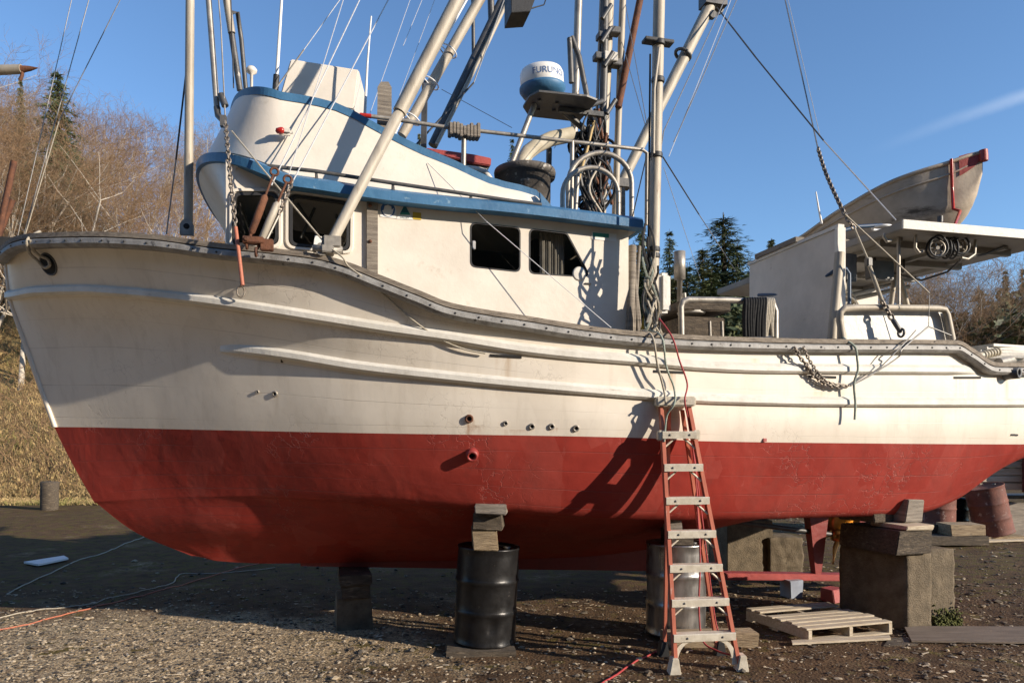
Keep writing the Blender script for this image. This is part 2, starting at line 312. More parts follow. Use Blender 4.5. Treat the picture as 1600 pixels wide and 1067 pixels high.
    gt = N.new('ShaderNodeTexNoise'); gt.inputs['Scale'].default_value = 1; gt.inputs['Detail'].default_value = 8; gt.inputs['Roughness'].default_value = .7; l(gn.outputs[0], gt.inputs['Vector'])
    gm = N.new('ShaderNodeMapRange'); gm.inputs['From Min'].default_value = .52; gm.inputs['From Max'].default_value = .78; l(gt.outputs['Fac'], gm.inputs['Value'])
    mx = N.new('ShaderNodeMix'); mx.data_type = 'RGBA'; mx.inputs[7].default_value = (*grime, 1); l(mth('MULTIPLY', gm.outputs[0], grime_amt), mx.inputs[0]); l(col, mx.inputs[6]); col = mx.outputs[2]
    l(col, bs.inputs['Base Color'])
    nb = N.new('ShaderNodeTexNoise'); nb.inputs['Scale'].default_value = 7; nb.inputs['Detail'].default_value = 5; l(tc.outputs['Object'], nb.inputs['Vector'])
    wv = N.new('ShaderNodeTexNoise'); wv.inputs['Scale'].default_value = 1.6; wv.inputs['Distortion'].default_value = 1.5; l(tc.outputs['Object'], wv.inputs['Vector'])
    hh = mth('SUBTRACT', mth('MULTIPLY_ADD', nb.outputs['Fac'], .25, mth('MULTIPLY', wv.outputs['Fac'], .5)), mth('MULTIPLY', mth('MAXIMUM', sm, scr), .45))
    bp = N.new('ShaderNodeBump'); bp.inputs['Strength'].default_value = bumpk; bp.inputs['Distance'].default_value = .02; l(hh, bp.inputs['Height']); l(bp.outputs[0], bs.inputs['Normal'])
    return m
# ------------------------------------------------------------------ ground: one sheet with the yard, the bank and the far land
def sst(a, b, x):
    t = min(max((x - a) / (b - a), 0), 1); return t * t * (3 - 2 * t)
def bank_start(x): return 24 + 26 * sst(-4, 16, x)
def gz(x, y):
    n = noise.noise(Vector((x * .35, y * .35, 0))) * .035 + noise.noise(Vector((x * 1.3, y * 1.3, 5))) * .016
    near = sst(3, 5, y) * (1 - sst(40, 70, y))
    z = n * near
    if 3 < y < 30 and -14 < x < 16: z += noise.noise(Vector((x * 5, y * 5, 9))) * .010 + noise.noise(Vector((x * 13, y * 13, 2))) * .006
    # unseen slope added behind the camera to hold back sky light
    if y < -12: z += min(26, .95 * (-12 - y)) * sst(75, 35, x) + noise.noise(Vector((x * .2, y * .2, 8))) * 1.5
    b = y - bank_start(x)
    if b > 0:
        k = .62 - .40 * sst(-6, 14, x)
        z += k * b * sst(0, 3, b) if b < 24 else k * 24 + .12 * (b - 24)
        z += noise.noise(Vector((x * .16, y * .16, 3))) * 1.0 * sst(1, 9, b) + noise.noise(Vector((x * .7, y * .7, 4))) * .3 * sst(0, 4, b)
    return z
def axis(parts):
    o = []
    for a, b, d in parts:
        n = max(1, int(round((b - a) / d))); o += [a + (b - a) * i / n for i in range(n)]
    return o + [parts[-1][1]]
gx = axis([(-400, -60, 34), (-60, -14, 1.5), (-14, -7, .18), (-7, 7, .075), (7, 16, .18), (16, 60, 1.5), (60, 400, 40)])
gy = axis([(-90, -44, 6), (-44, -8, 3), (-8, 2, 2), (2, 4, .4), (4, 11, .075), (11, 24, .22), (24, 70, 1.0), (70, 130, 6), (130, 900, 70)])
gv = [(x, y, gz(x, y)) for y in gy for x in gx]; nx = len(gx)
gb = MB(); gb.add(gv, [(j * nx + i, j * nx + i + 1, (j + 1) * nx + i + 1, (j + 1) * nx + i) for j in range(len(gy) - 1) for i in range(nx - 1)], 0, True)
def ground_mat():
    m = bpy.data.materials.new('yard_ground'); m.use_nodes = True; nt = m.node_tree; N = nt.nodes; l = nt.links.new
    bs = N['Principled BSDF']; bs.inputs['Roughness'].default_value = .95; bs.inputs['Specular IOR Level'].default_value = .25
    tc = N.new('ShaderNodeTexCoord')
    def nz(sc, det=8, ro=.6, st=None):
        n = N.new('ShaderNodeTexNoise'); n.inputs['Scale'].default_value = sc; n.inputs['Detail'].default_value = det; n.inputs['Roughness'].default_value = ro
        if st:
            mp = N.new('ShaderNodeMapping'); mp.inputs['Scale'].default_value = st; l(tc.outputs['Object'], mp.inputs[0]); l(mp.outputs[0], n.inputs['Vector'])
        else: l(tc.outputs['Object'], n.inputs['Vector'])
        return n.outputs['Fac']
    def ramp(f, a, b, ca=(0, 0, 0), cb=(1, 1, 1)):
        r = N.new('ShaderNodeValToRGB'); r.color_ramp.elements[0].position = a; r.color_ramp.elements[1].position = b
        r.color_ramp.elements[0].color = (*ca, 1); r.color_ramp.elements[1].color = (*cb, 1); l(f, r.inputs[0]); return r.outputs[0]
    def mix(f, a, b):
        x = N.new('ShaderNodeMix'); x.data_type = 'RGBA'; l(f, x.inputs[0])
        for i, c in ((6, a), (7, b)):
            if isinstance(c, tuple): x.inputs[i].default_value = (*c, 1)
            else: l(c, x.inputs[i])
        return x.outputs[2]
    def mm(op, a, b):
        n = N.new('ShaderNodeMath'); n.operation = op; n.use_clamp = True
        for i, x in enumerate((a, b)):
            if isinstance(x, (int, float)): n.inputs[i].default_value = x
            else: l(x, n.inputs[i])
        return n.outputs[0]
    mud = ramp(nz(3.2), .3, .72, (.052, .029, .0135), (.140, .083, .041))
    vor = N.new('ShaderNodeTexVoronoi'); vor.inputs['Scale'].default_value = 34; l(tc.outputs['Object'], vor.inputs['Vector'])
    vor2 = N.new('ShaderNodeTexVoronoi'); vor2.inputs['Scale'].default_value = 95; l(tc.outputs['Object'], vor2.inputs['Vector'])
    sp = N.new('ShaderNodeSeparateColor'); l(vor.outputs['Color'], sp.inputs[0]); sp2 = N.new('ShaderNodeSeparateColor'); l(vor2.outputs['Color'], sp2.inputs[0])
    stone = ramp(sp.outputs[0], .1, 1, (.13, .095, .06), (.62, .475, .285)); grit = ramp(sp2.outputs[1], .1, 1, (.12, .085, .054), (.62, .47, .28))
    gravel = mix(ramp(nz(9), .4, .6), grit, stone)
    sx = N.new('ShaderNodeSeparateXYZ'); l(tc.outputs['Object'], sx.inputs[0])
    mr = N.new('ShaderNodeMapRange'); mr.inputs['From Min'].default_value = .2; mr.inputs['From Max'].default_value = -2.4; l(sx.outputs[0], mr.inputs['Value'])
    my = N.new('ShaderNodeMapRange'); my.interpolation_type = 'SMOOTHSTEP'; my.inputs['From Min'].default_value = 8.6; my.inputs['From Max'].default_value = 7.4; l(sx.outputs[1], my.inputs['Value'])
    leftness = mm('MULTIPLY', mm('MULTIPLY', mr.outputs[0], my.outputs[0]), .34)  # pale gravel on the sunlit front left; shade behind it put into the colour
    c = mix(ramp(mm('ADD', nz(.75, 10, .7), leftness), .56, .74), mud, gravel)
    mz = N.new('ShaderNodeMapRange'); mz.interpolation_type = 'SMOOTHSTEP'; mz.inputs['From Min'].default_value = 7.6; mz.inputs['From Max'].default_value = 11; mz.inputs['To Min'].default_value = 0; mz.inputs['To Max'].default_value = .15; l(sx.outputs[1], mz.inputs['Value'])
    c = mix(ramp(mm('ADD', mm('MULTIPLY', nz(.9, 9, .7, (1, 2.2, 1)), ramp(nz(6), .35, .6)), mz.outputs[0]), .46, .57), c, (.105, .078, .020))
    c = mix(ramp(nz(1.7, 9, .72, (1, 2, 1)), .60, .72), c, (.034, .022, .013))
    # the bank beyond the yard: dry grass over earth
    gr = ramp(nz(1.2), .3, .7, (.30, .205, .085), (.52, .375, .16)); gr = mix(ramp(nz(.35, 6), .56, .66), gr, (.22, .19, .06)); gr = mix(ramp(nz(.25, 6, .6, (1, 1, 1.4)), .55, .7), gr, (.11, .085, .045))
    bk = N.new('ShaderNodeMapRange'); bk.inputs['From Min'].default_value = .06; bk.inputs['From Max'].default_value = .5; l(sx.outputs[2], bk.inputs['Value'])
    far = mm('GREATER_THAN', sx.outputs[1], 20.5)
    c = mix(mm('MULTIPLY', bk.outputs[0], far), c, gr)
    c = mix(mm('LESS_THAN', sx.outputs[1], -12.5), c, ramp(nz(.8), .3, .7, (.018, .022, .010), (.05, .05, .022)))  # dark green-brown tone of the added slope behind the camera
    l(c, bs.inputs['Base Color'])
    h = mm('ADD', mm('MULTIPLY', nz(28, 6, .7), .6), mm('MULTIPLY', ramp(vor.outputs['Distance'], 0, .6, (1, 1, 1), (0, 0, 0)), .35))
    bp = N.new('ShaderNodeBump'); bp.inputs['Strength'].default_value = .9; bp.inputs['Distance'].default_value = .03; l(h, bp.inputs['Height']); l(bp.outputs[0], bs.inputs['Normal'])
    return m
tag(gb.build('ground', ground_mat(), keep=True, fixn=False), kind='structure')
# ------------------------------------------------------------------ the hull
STEM = pchip([(385, 9), (440, 15), (480, 22), (540, 38), (600, 60), (667, 85), (745, 120), (800, 165), (842, 230), (868, 300), (880, 380)])
LV = {}
def level(nm, px0, curve, btab):
    r = (px0 - CX) / F; s0 = OY * r / (cs - r * sn)
    LV[nm] = (s0, s0 + btab[-1][0], pchip(curve), pchip(btab))
SHEER_PY = [(-200, 392), (8, 392), (18, 383), (30, 374), (56, 368), (94, 366), (150, 365), (240, 369), (340, 382), (440, 392), (500, 400), (548, 413), (590, 430), (660, 458), (700, 474), (760, 486), (812, 494), (925, 512), (992, 519), (1100, 526), (1287, 531), (1488, 533), (1514, 547), (1548, 567), (1600, 568), (1800, 568)]
level('sheer', 9, SHEER_PY, [(0, 0), (.12, .3), (.35, .6), (.75, .92), (1.3, 1.25), (2, 1.55), (2.8, 1.8), (3.8, 1.98), (5, 2.07), (6.5, 2.08), (8, 2.02), (9, 1.93), (9.8, 1.82), (10.6, 1.62), (11.4, 1.25), (12, .6), (12.2, 0)])
level('upper', 15, [(-200, 462), (15, 462), (60, 455), (130, 453), (200, 457), (300, 467), (400, 481), (500, 497), (600, 513), (700, 527), (812, 545), (900, 555), (1000, 563), (1100, 572), (1200, 576), (1300, 577), (1475, 578), (1800, 580)],
      [(0, 0), (.15, .2), (.5, .52), (1, .85), (1.6, 1.18), (2.3, 1.5), (3.2, 1.78), (4.2, 1.97), (5.3, 2.07), (6.5, 2.08), (8, 2.02), (9, 1.92), (9.8, 1.8), (10.6, 1.6), (11.4, 1.2), (11.9, .6), (12.1, 0)])
level('lower', 35, [(-200, 528), (34, 528), (130, 524), (240, 530), (340, 541), (450, 555), (560, 573), (700, 589), (800, 599), (900, 608), (1000, 616), (1100, 623), (1200, 626), (1300, 628), (1600, 629), (1800, 629)],
      [(0, 0), (.4, .28), (1, .65), (2, 1.2), (3, 1.62), (4, 1.9), (5, 2.05), (6.5, 2.07), (8, 2.0), (9, 1.9), (9.8, 1.78), (10.6, 1.52), (11.4, 1.05), (11.8, .5), (12, 0)])
level('water', 85, [(-200, 667), (85, 667), (300, 671), (540, 676), (1000, 684), (1100, 689), (1300, 692), (1600, 694), (1800, 694)],
      [(0, 0), (.5, .27), (1, .56), (2, 1.13), (3, 1.60), (4, 1.88), (5, 2.01), (6.2, 2.03), (7.5, 1.98), (8.5, 1.88), (9.3, 1.76), (10, 1.6), (10.8, 1.3), (11.4, .85), (11.8, 0)])
level('turn', 140, [(-200, 772), (140, 772), (270, 765), (390, 765), (500, 770), (600, 775), (740, 785), (900, 797), (1010, 802), (1120, 803), (1280, 801), (1440, 795), (1500, 775), (1560, 735), (1600, 713), (1660, 702), (1800, 699)],
      [(0, 0), (.6, .29), (1.5, .76), (2.5, 1.24), (3.5, 1.55), (4.5, 1.70), (5.7, 1.75), (7, 1.7), (8, 1.6), (9, 1.45), (9.8, 1.28), (10.5, .98), (11, .5), (11.2, 0)])
level('low', 215, [(-200, 833), (215, 833), (330, 830), (450, 832), (600, 836), (800, 842), (950, 842), (1050, 832), (1150, 814), (1300, 796), (1440, 780), (1560, 730), (1640, 705), (1800, 700)],
      [(0, 0), (.8, .40), (1.8, .74), (3, .95), (4.3, 1.02), (5.5, 1.03), (6.5, .95), (7.5, .88), (8.5, .75), (9.5, .55), (10.3, .25), (10.6, 0)])
level('rabbet', 300, [(-200, 868), (300, 868), (340, 876), (420, 880), (600, 877), (900, 870), (1010, 858), (1100, 830), (1180, 798), (1300, 785), (1440, 768), (1560, 726), (1650, 705), (1800, 700)],
      [(0, .03), (.5, .09), (2, .09), (8, .09), (9.6, .07), (10.0, 0)])
def lev(nm, s):                                        # a point of a hull line at station s (port side) in boat coordinates
    s0, s1, cy, bt = LV[nm]; w = bt(s - s0); return (s, w, ZL(cy(PX(s, w)), s, w))
NC = 230
order = ['sheer', 'upper', 'lower', 'water', 'turn', 'low', 'rabbet']
cols = []
for c in range(NC + 1):
    t = c / NC; u = .45 * t + .55 * (1 - math.cos(math.pi * t)) / 2; col = []
    for nm in order:
        s0, s1, _, _ = LV[nm]; col.append(Vector(lev(nm, s0 + (s1 - s0) * u)))
    cols.append(col)
for c, col in enumerate(cols):                         # a hard turn of bilge amidships, V sections towards the bow
    k = sst(.12, .34, c / NC); t_, l_, r_ = col[4], col[5], col[6]
    w_ = col[3]; q_ = .22; b_ = .5 * ((2 * t_) + (l_ - w_) * q_ + (2 * w_ - 5 * t_ + 4 * l_ - r_) * q_ * q_ + (3 * t_ - w_ - 3 * l_ + r_) * q_ ** 3); b2 = t_.lerp(r_, .12); b2.z -= .004; l2 = t_.lerp(r_, .5); l2.z -= .015
    col[5] = l_.lerp(l2, k); col.insert(5, b_.lerp(b2, k))
SUBV = [5, 6, 8, 9, 4, 6, 5]
def refine(col):
    out = []; n = len(col)
    for i in range(n - 1):
        p0 = col[i - 1] if i else col[0] * 2 - col[1]; p3 = col[i + 2] if i + 2 < n else col[-1] * 2 - col[-2]
        p1, p2 = col[i], col[i + 1]
        for k in range(SUBV[i]):
            t = k / SUBV[i]; out.append(.5 * ((2 * p1) + (p2 - p0) * t + (2 * p0 - 5 * p1 + 4 * p2 - p3) * t * t + (3 * p1 - p0 - 3 * p2 + p3) * t ** 3))
    out.append(col[-1]); return out
GR = [refine(c) for c in cols]; NR = len(GR[0]); WLROW = sum(SUBV[:3])
def hull_part(r0, r1):
    mb = MB(); uv = []
    for side in (1, -1):
        vs = []
        for c in range(NC + 1):
            g = 0; mid = GR[NC // 2]
            for r in range(r0, r1 + 1):
                p = GR[c][r]; vs.append(W(p.x, side * max(p.y, 0), p.z))
                uv.append((p.x, sum((mid[q] - mid[q - 1]).length for q in range(1, r + 1))))
        k = r1 - r0 + 1
        mb.add(vs, [(c * k + r, c * k + r + 1, (c + 1) * k + r + 1, (c + 1) * k + r) if side > 0 else (c * k + r, (c + 1) * k + r, (c + 1) * k + r + 1, c * k + r + 1) for c in range(NC) for r in range(k - 1)], 0, True)
    return mb, uv
hv = [W(p.x, max(p.y, 0), p.z) for c in GR for p in c]
BVH = BVHTree.FromPolygons(hv, [(c * NR + r, c * NR + r + 1, (c + 1) * NR + r + 1, (c + 1) * NR + r) for c in range(NC) for r in range(NR - 1)])
EYE = Vector((0, 0, CAMH))
def HULL(px, py, off=0):                               # the hull's surface where a photo pixel meets it, and its outward normal
    d = (P(px, py, 1) - EYE).normalized(); h = BVH.ray_cast(EYE, d)
    n = h[1] if h[1].dot(d) < 0 else -h[1]
    return h[0] + n * off, n
boat = thing('fishing_boat', W(0, 0, .45), 'white wooden fishing troller with red bottom and blue-trimmed wheelhouse propped up on drums and blocks', 'fishing boat')
hx = lambda px, py: HULL(px, py)[0]
st = []
RUSTC, YELC, GRC = (.34, .15, .05), (.62, .45, .20), (.45, .43, .38)
for px, py, hw, ln, amt, c in ((733, 656, .05, .22, 1.5, RUSTC), (742, 664, .09, .10, .9, RUSTC), (805, 671, .16, .07, .7, RUSTC), (900, 672, .05, .09, .5, RUSTC), (1510, 592, .17, .45, .75, YELC), (1262, 622, .10, .20, .8, (.45, .33, .12)), (1302, 622, .05, .16, .8, (.4, .28, .1)), (1285, 590, .3, .3, .35, YELC), (1440, 640, .5, .4, .55, GRC), (790, 558, .10, .34, .8, (.42, .26, .12)), (1045, 583, .07, .30, .8, (.42, .25, .11)), (1285, 591, .12, .25, .8, (.45, .29, .13)), (866, 668, .05, .10, .8, RUSTC), (430, 617, .035, .22, .6, (.45, .36, .24)), (1571, 592, .04, .34, .8, (.40, .28, .15)), (76, 420, .06, .30, .5, (.42, .34, .24)), (640, 500, .06, .26, .5, (.45, .36, .24)), (1180, 560, .05, .22, .6, (.42, .27, .12)), (1340, 560, .6, .5, .25, GRC), (1565, 600, .35, .6, .4, GRC), (880, 655, .5, .3, .25, GRC), (560, 600, .8, .6, .15, GRC)):
    q = hx(px, py); st.append((q.x, q.z, hw, ln, amt, c))
HW = hull_mat('hull_white_paint', (.76, .69, .585), (.69, .62, .52), .42, (.36, .31, .25), st, c3=(.62, .55, .44), seam_amt=.75, patch=(.84, .78, .68), patch_amt=.6)
HR = hull_mat('hull_red_paint', (.33, .038, .026), (.26, .030, .022), .62, (.46, .17, .14), (), 3.5, c3=(.42, .10, .078), seam=.19, seam_amt=.7, bumpk=.9, patch=(.43, .10, .078), patch_amt=.55, scratch=.6, grime=(.18, .05, .04), grime_amt=.5); HR.node_tree.nodes['Principled BSDF'].inputs['Specular IOR Level'].default_value = .22
mb, uv = hull_part(0, WLROW); mb.build('hull_topside', HW, boat, keep=True, uv=uv, fixn=False)
mb, uv = hull_part(WLROW, NR - 1); mb.build('hull_bottom', HR, boat, keep=True, uv=uv, fixn=False)
# deck inside the bulwarks
mb = MB(); dv = []
for c in range(0, NC + 1, 3):
    p = GR[c][3]; dv += [W(p.x, p.y * .985, p.z), W(p.x, -p.y * .985, p.z)]
mb.add(dv, [(2 * i, 2 * i + 2, 2 * i + 3, 2 * i + 1) for i in range(len(dv) // 2 - 1)]); mb.build('deck', GREYB, boat)
# keel, forefoot and stern post
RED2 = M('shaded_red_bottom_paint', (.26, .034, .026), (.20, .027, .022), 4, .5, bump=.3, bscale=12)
mb = MB(); top = []; bot = []
s0 = LV['rabbet'][0]
for i in range(46):
    sk = S(470, 0); s = sk + (2.35 - sk) * i / 45; px = PX(s, 0)
    zt = lev('rabbet', max(s, s0))[2]; pb = np.interp(px, [300, 330, 380, 500, 700, 1010, 1320], [868.5, 875, 880, 883, 886, 890, 899]); zb = min(ZL(pb, s, 0), zt - .004)
    top.append((s, zt + .03)); bot.append((s, zb))
for a, b in ((0, 45),):
    rings = [[W(bot[i][0], -.075, bot[i][1]), W(bot[i][0], .075, bot[i][1]), W(top[i][0], .075, top[i][1]), W(top[i][0], -.075, top[i][1])] for i in range(a, b + 1)]
    mb.loft(rings, closed=True, smooth=False); mb.add(rings[0], [(0, 1, 2, 3)]); mb.add(rings[-1], [(3, 2, 1, 0)])
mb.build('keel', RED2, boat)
mb = MB(); sA, sB = 1.9, S(1345, 0)
mb.hexa([W(sA, -.09, ZL(903, sA, 0)), W(sB, -.09, ZL(906, sB, 0)), W(sB, .09, ZL(906, sB, 0)), W(sA, .09, ZL(903, sA, 0)), W(sA, -.09, ZL(892, sA, 0)), W(sB, -.09, ZL(896, sB, 0)), W(sB, .09, ZL(896, sB, 0)), W(sA, .09, ZL(892, sA, 0))])
mb.build('keel_shoe', REDP, boat, bevel=.008)
mb = MB(); sp_ = S(1275, 0); mb.hexa([W(sp_ - .04, -.05, ZL(896, sp_, 0)), W(sp_ + .04, -.05, ZL(896, sp_, 0)), W(sp_ + .04, .05, ZL(896, sp_, 0)), W(sp_ - .04, .05, ZL(896, sp_, 0)), W(sp_ - .16, -.07, ZL(780, sp_, 0)), W(sp_ + .16, -.07, ZL(780, sp_, 0)), W(sp_ + .16, .07, ZL(780, sp_, 0)), W(sp_ - .16, .07, ZL(780, sp_, 0))])
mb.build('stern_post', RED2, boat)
# propeller: hub and four twisted blades
mb = MB(); hc = W(S(1312, 0), 0, ZL(836, S(1312, 0), 0)); mb.lathe([(.02, -.12), (.07, -.1), (.085, 0), (.06, .12), (.01, .2)], hc, AFT, 16)
for k in range(4):
    an = R(20 + 90 * k); rd = UP * math.cos(an) + PORT * math.sin(an); tg = UP * -math.sin(an) + PORT * math.cos(an); rings = []
    for i in range(9):
        t = i / 8; r = .06 + .34 * t; ch = .19 * math.sin(math.pi * (.16 + .80 * t)) ** .7; tw = R(62 - 34 * t); d = tg * math.cos(tw) + AFT * math.sin(tw); nn = tg * -math.sin(tw) + AFT * math.cos(tw)
        rings.append([hc + rd * r + d * ch * q + nn * (.012 * (1 - abs(q)) * e) for q, e in ((-1, 0), (-.5, 1), (0, 1), (.5, 1), (1, 0), (.5, -1), (0, -1), (-.5, -1))])
    mb.loft(rings, closed=True)
mb.build('propeller', BRONZE, boat)
mb = MB(); mb.tube([W(sp_ - 1.4, 0, ZL(818, sp_ - 1.4, 0) + .05), hc], .03, 8); mb.build('propeller_shaft', DARKP, boat)
mb = MB(); sr = S(1350, 0); mb.prism([W(sr - .05, -.03, ZL(893, sr, 0)), W(sr + .55, -.03, ZL(890, sr + .55, 0)), W(sr + .62, -.03, ZL(800, sr + .6, 0)), W(sr + .3, -.03, ZL(770, sr + .3, 0)), W(sr - .1, -.03, ZL(775, sr, 0))], PORT * .06); mb.build('rudder', REDP, boat)
# ------------------------------------------------------------------ cap rail, iron band, guards
def rail_path(nm, sa, sb, n):
    o = []
    for i in range(n + 1):
        s = sa + (sb - sa) * i / n; p = lev(nm, s); e = .02; q0 = lev(nm, max(s - e, LV[nm][0])); q1 = lev(nm, min(s + e, LV[nm][1]))
        a, b = W(*q0), W(*q1); t = (b - a); th = Vector((t.x, t.y, 0)).normalized(); o.append((W(*p), Vector((th.y, -th.x, 0)), t.normalized()))
    return o
def sweep(mb, path, prof, mi=0, mirror=True, scale=None):
    for side in ((1, -1) if mirror else (1,)):
        rings = []
        for i, (p, n, t) in enumerate(path):
            k = scale(i / (len(path) - 1)) if scale else 1
            up = n.cross(t); up = up if up.z > 0 else -up
            ring = [p + n * a * k + up * b for a, b in prof]
            if side < 0:
                ring = [W(*((lambda d: ((d.x - OX) * cs + (d.y - OY) * sn, -((d.x - OX) * sn - (d.y - OY) * cs), d.z))(q))) for q in ring]
            rings.append(ring)
        mb.loft(rings, mi, closed=True, smooth=False); mb.add(rings[0], [tuple(range(len(prof)))], mi); mb.add(rings[-1], [tuple(range(len(prof) - 1, -1, -1))], mi)
ss0, ss1 = LV['sheer'][0], LV['sheer'][1]
pw = rail_path('sheer', ss0 + .005, ss1 - .02, 260)
mb = MB(); sweep(mb, pw, [(.065, 0), (.065, -.04), (-.17, -.04), (-.17, 0)]); mb.build('cap_rail', WOODH, boat)
mb = MB(); sweep(mb, pw, [(.05, -.044), (.078, -.060), (.082, -.098), (.058, -.122), (.0, -.124), (.0, -.044)])
bolt = 0; acc = 0
for i in range(3, len(pw) - 2):
    acc += (pw[i][0] - pw[i - 1][0]).length
    if acc > .165:
        acc = 0; p, n, t = pw[i]; up = n.cross(t); up = up if up.z > 0 else -up
        mb.lathe([(.009, 0), (.008, .005), (.003, .007)], p + n * .081 + up * -.078, n, 8, 1)
mb.build('rub_band', [BAND, BLACK], boat)
GUARDM = M('guard_white_paint', (.74, .71, .64), (.58, .55, .48), 4, .5, bump=.2, bscale=20, c3=(.36, .30, .22), t3=.62, w3=.12, s3=8, st3=(.6, .6, 3))
su0 = LV['upper'][0]; s_end = S(1527, LV['upper'][3](9.4))
mb = MB(); pu = rail_path('upper', su0 + .005, s_end, 200)
sweep(mb, pu, [(-.02, .050), (.016, .050), (.047, .020), (.047, -.022), (.022, -.042), (-.02, -.042)], scale=lambda t: min(1, (1 - t) * 22 + .1)); mb.build('upper_guard', GUARDM, boat)
sl0 = S(340, 1.35); mb = MB(); pl = rail_path('lower', sl0, LV['lower'][1] - .05, 200)
sweep(mb, pl, [(-.02, .050), (.016, .050), (.047, .020), (.047, -.022), (.022, -.042), (-.02, -.042)], scale=lambda t: min(1, t * 22 + .06)); mb.build('lower_guard', GUARDM, boat)
# stem iron
def smooth_pts(V, k=6):
    o = []
    for i in range(len(V) - 1):
        p0 = V[i - 1] if i else V[0] * 2 - V[1]; p3 = V[i + 2] if i + 2 < len(V) else V[-1]; p1, p2 = V[i], V[i + 1]
        for j in range(k): t = j / k; o.append(.5 * (2 * p1 + (p2 - p0) * t + (2 * p0 - 5 * p1 + 4 * p2 - p3) * t * t + (3 * p1 - p0 - 3 * p2 + p3) * t ** 3))
    return o + [V[-1]]
mb = MB(); pts = [W(*(lev(nm, LV[nm][0]))) for nm in order[:4]]
fine = smooth_pts(pts)
mb.loft([[p - AFT * .012 + PORT * .022, p + AFT * .03 + PORT * .03, p + AFT * .03 - PORT * .03, p - AFT * .012 - PORT * .022] for p in fine], closed=True); mb.build('stem_band', [HW], boat)
# ------------------------------------------------------------------ fittings on the hull
def fitting(px, py, r, name='through_hull_fitting', mat=GALV, ln=.012, n=None):
    q, nn = HULL(px, py); mb = MB()
    mb.lathe([(r * .55, .001), (r * .55, ln * .4), (r * .6, ln), (r, ln), (r * 1.05, ln * .3), (r * 1.2, -.01)], q, n or nn, 18); mb.lathe([(r * .56, .0), (.0001, .0015)], q + nn * .002, n or nn, 14, 1)
    return mb.build(name, [mat, HOLE], boat)
for px, py, r in ((403, 612, .015), (430, 615, .024), (790, 661, .020), (831, 666, .026), (862, 666, .026), (900, 669, .028)): fitting(px, py, r)
fitting(733, 654, .034, mat=RUST, ln=.02); fitting(738, 709, .05, 'discharge_pipe', REDP, .06); fitting(1571, 584, .058, 'exhaust_outlet', DARKP, .13, (PORT * .9 + AFT * .35).normalized())
def on_hull_strip(name, pts, h, mat, off=.006):
    mb = MB(); rings = []
    for px, py in pts:
        q, n = HULL(px, py, off); rings.append([q + UP * h / 2 - n * .02, q + UP * h / 2, q - UP * h / 2, q - UP * h / 2 - n * .02])
    mb.loft(rings, closed=True, smooth=False); mb.add(rings[0], [(0, 1, 2, 3)]); mb.add(rings[-1], [(3, 2, 1, 0)]); return mb.build(name, mat, boat)
for a, b, ya, yb in ((766, 815, 555, 558), (1021, 1069, 580, 582), (1263, 1306, 588, 589.5), (1490, 1532, 590, 590)):
    on_hull_strip('scupper_slot', [(a + (b - a) * i / 4, ya + (yb - ya) * i / 4) for i in range(5)], .022, HOLE)
on_hull_strip('drain_slot', [(1579, 679), (1585, 679), (1590, 679.5)], .018, HOLE)
on_hull_strip('sacrificial_anode', [(1192, 687), (1197, 687)], .03, REDP, .012)
q, n = HULL(76, 413); mb = MB(); mb.lathe([(.082, -.01), (.092, .010), (.100, .008), (.104, -.01)], q, n, 24); mb.lathe([(.088, .004), (.0001, .005)], q, n, 20, 1); mb.build('hawse_pipe', [DARKP, HOLE], boat)
# black roller at the stem head
mb = MB(); c0 = P(0, 391, 7.5); mb.box(c0 - AFT * .02, (.42, .26, .22), (AFT, PORT, UP)); mb.lathe([(.11, -.15), (.13, -.14), (.10, 0), (.13, .14), (.11, .15)], c0 - AFT * .2 + UP * .02, PORT, 16)
mb.build('bow_roller', BLACK, boat, bevel=.02)
# ------------------------------------------------------------------ wheelhouse
HWW = 1.6                                              # half width of the house
def rounded(poly, r, n=5):
    out = []; k = len(poly)
    for i in range(k):
        p = Vector(poly[i]); a = (Vector(poly[i - 1]) - p); b = (Vector(poly[(i + 1) % k]) - p)
        ang = a.angle(b); d = min(r / math.tan(ang / 2), a.length * .45, b.length * .45); p0 = p + a.normalized() * d; p1 = p + b.normalized() * d
        for j in range(n + 1):
            t = j / n; out.append(p0 * (1 - t) ** 2 + p * 2 * t * (1 - t) + p1 * t * t)
    return out
WIN = [[(367, 304), (432, 304), (432, 379), (366, 383)], [(455, 306), (544, 318), (543, 390), (455, 382)], [(735, 347.5), (813, 355.5), (813, 425.5), (735, 417)], [(827, 357), (886, 364), (924, 434), (827, 427.5)]]
WINP = [rounded([B(px, py, HWW) for px, py in w], .055) for w in WIN]
BROW_Z = pchip([(300, 276), (305, 276.5), (370, 281), (460, 291), (600, 312), (700, 323), (800, 332), (1005, 356.5), (1100, 368)])
sF, sR = S(353, HWW), S(982, HWW)
def zeave(s): return ZL(BROW_Z(PX(s, 1.75)), s, 1.75)
zfl = 2.2
def outline(sc, a, hw, n, send, k=28, ks=16):
    o = [(send + (sc - send) * i / ks, hw) for i in range(ks)]
    for i in range(2 * k + 1):
        th = math.pi / 2 - math.pi * i / (2 * k); c, s_ = math.cos(th), math.sin(th)
        o.append((sc - a * abs(c) ** (2 / n), hw * math.copysign(abs(s_) ** (2 / n), s_)))
    return o + [(send + (sc - send) * i / ks, -hw) for i in range(ks - 1, -1, -1)]
def fit(sc, hw, n, target, send):
    lo, hi = .02, 3.0
    for _ in range(40):
        a = (lo + hi) / 2; m = min(PX(s, w) for s, w in outline(sc, a, hw, n, send)); lo, hi = (a, hi) if m > target else (lo, a)
    o = outline(sc, a, hw, n, send); i = min(range(len(o)), key=lambda i: PX(*o[i])); return a, o[i]
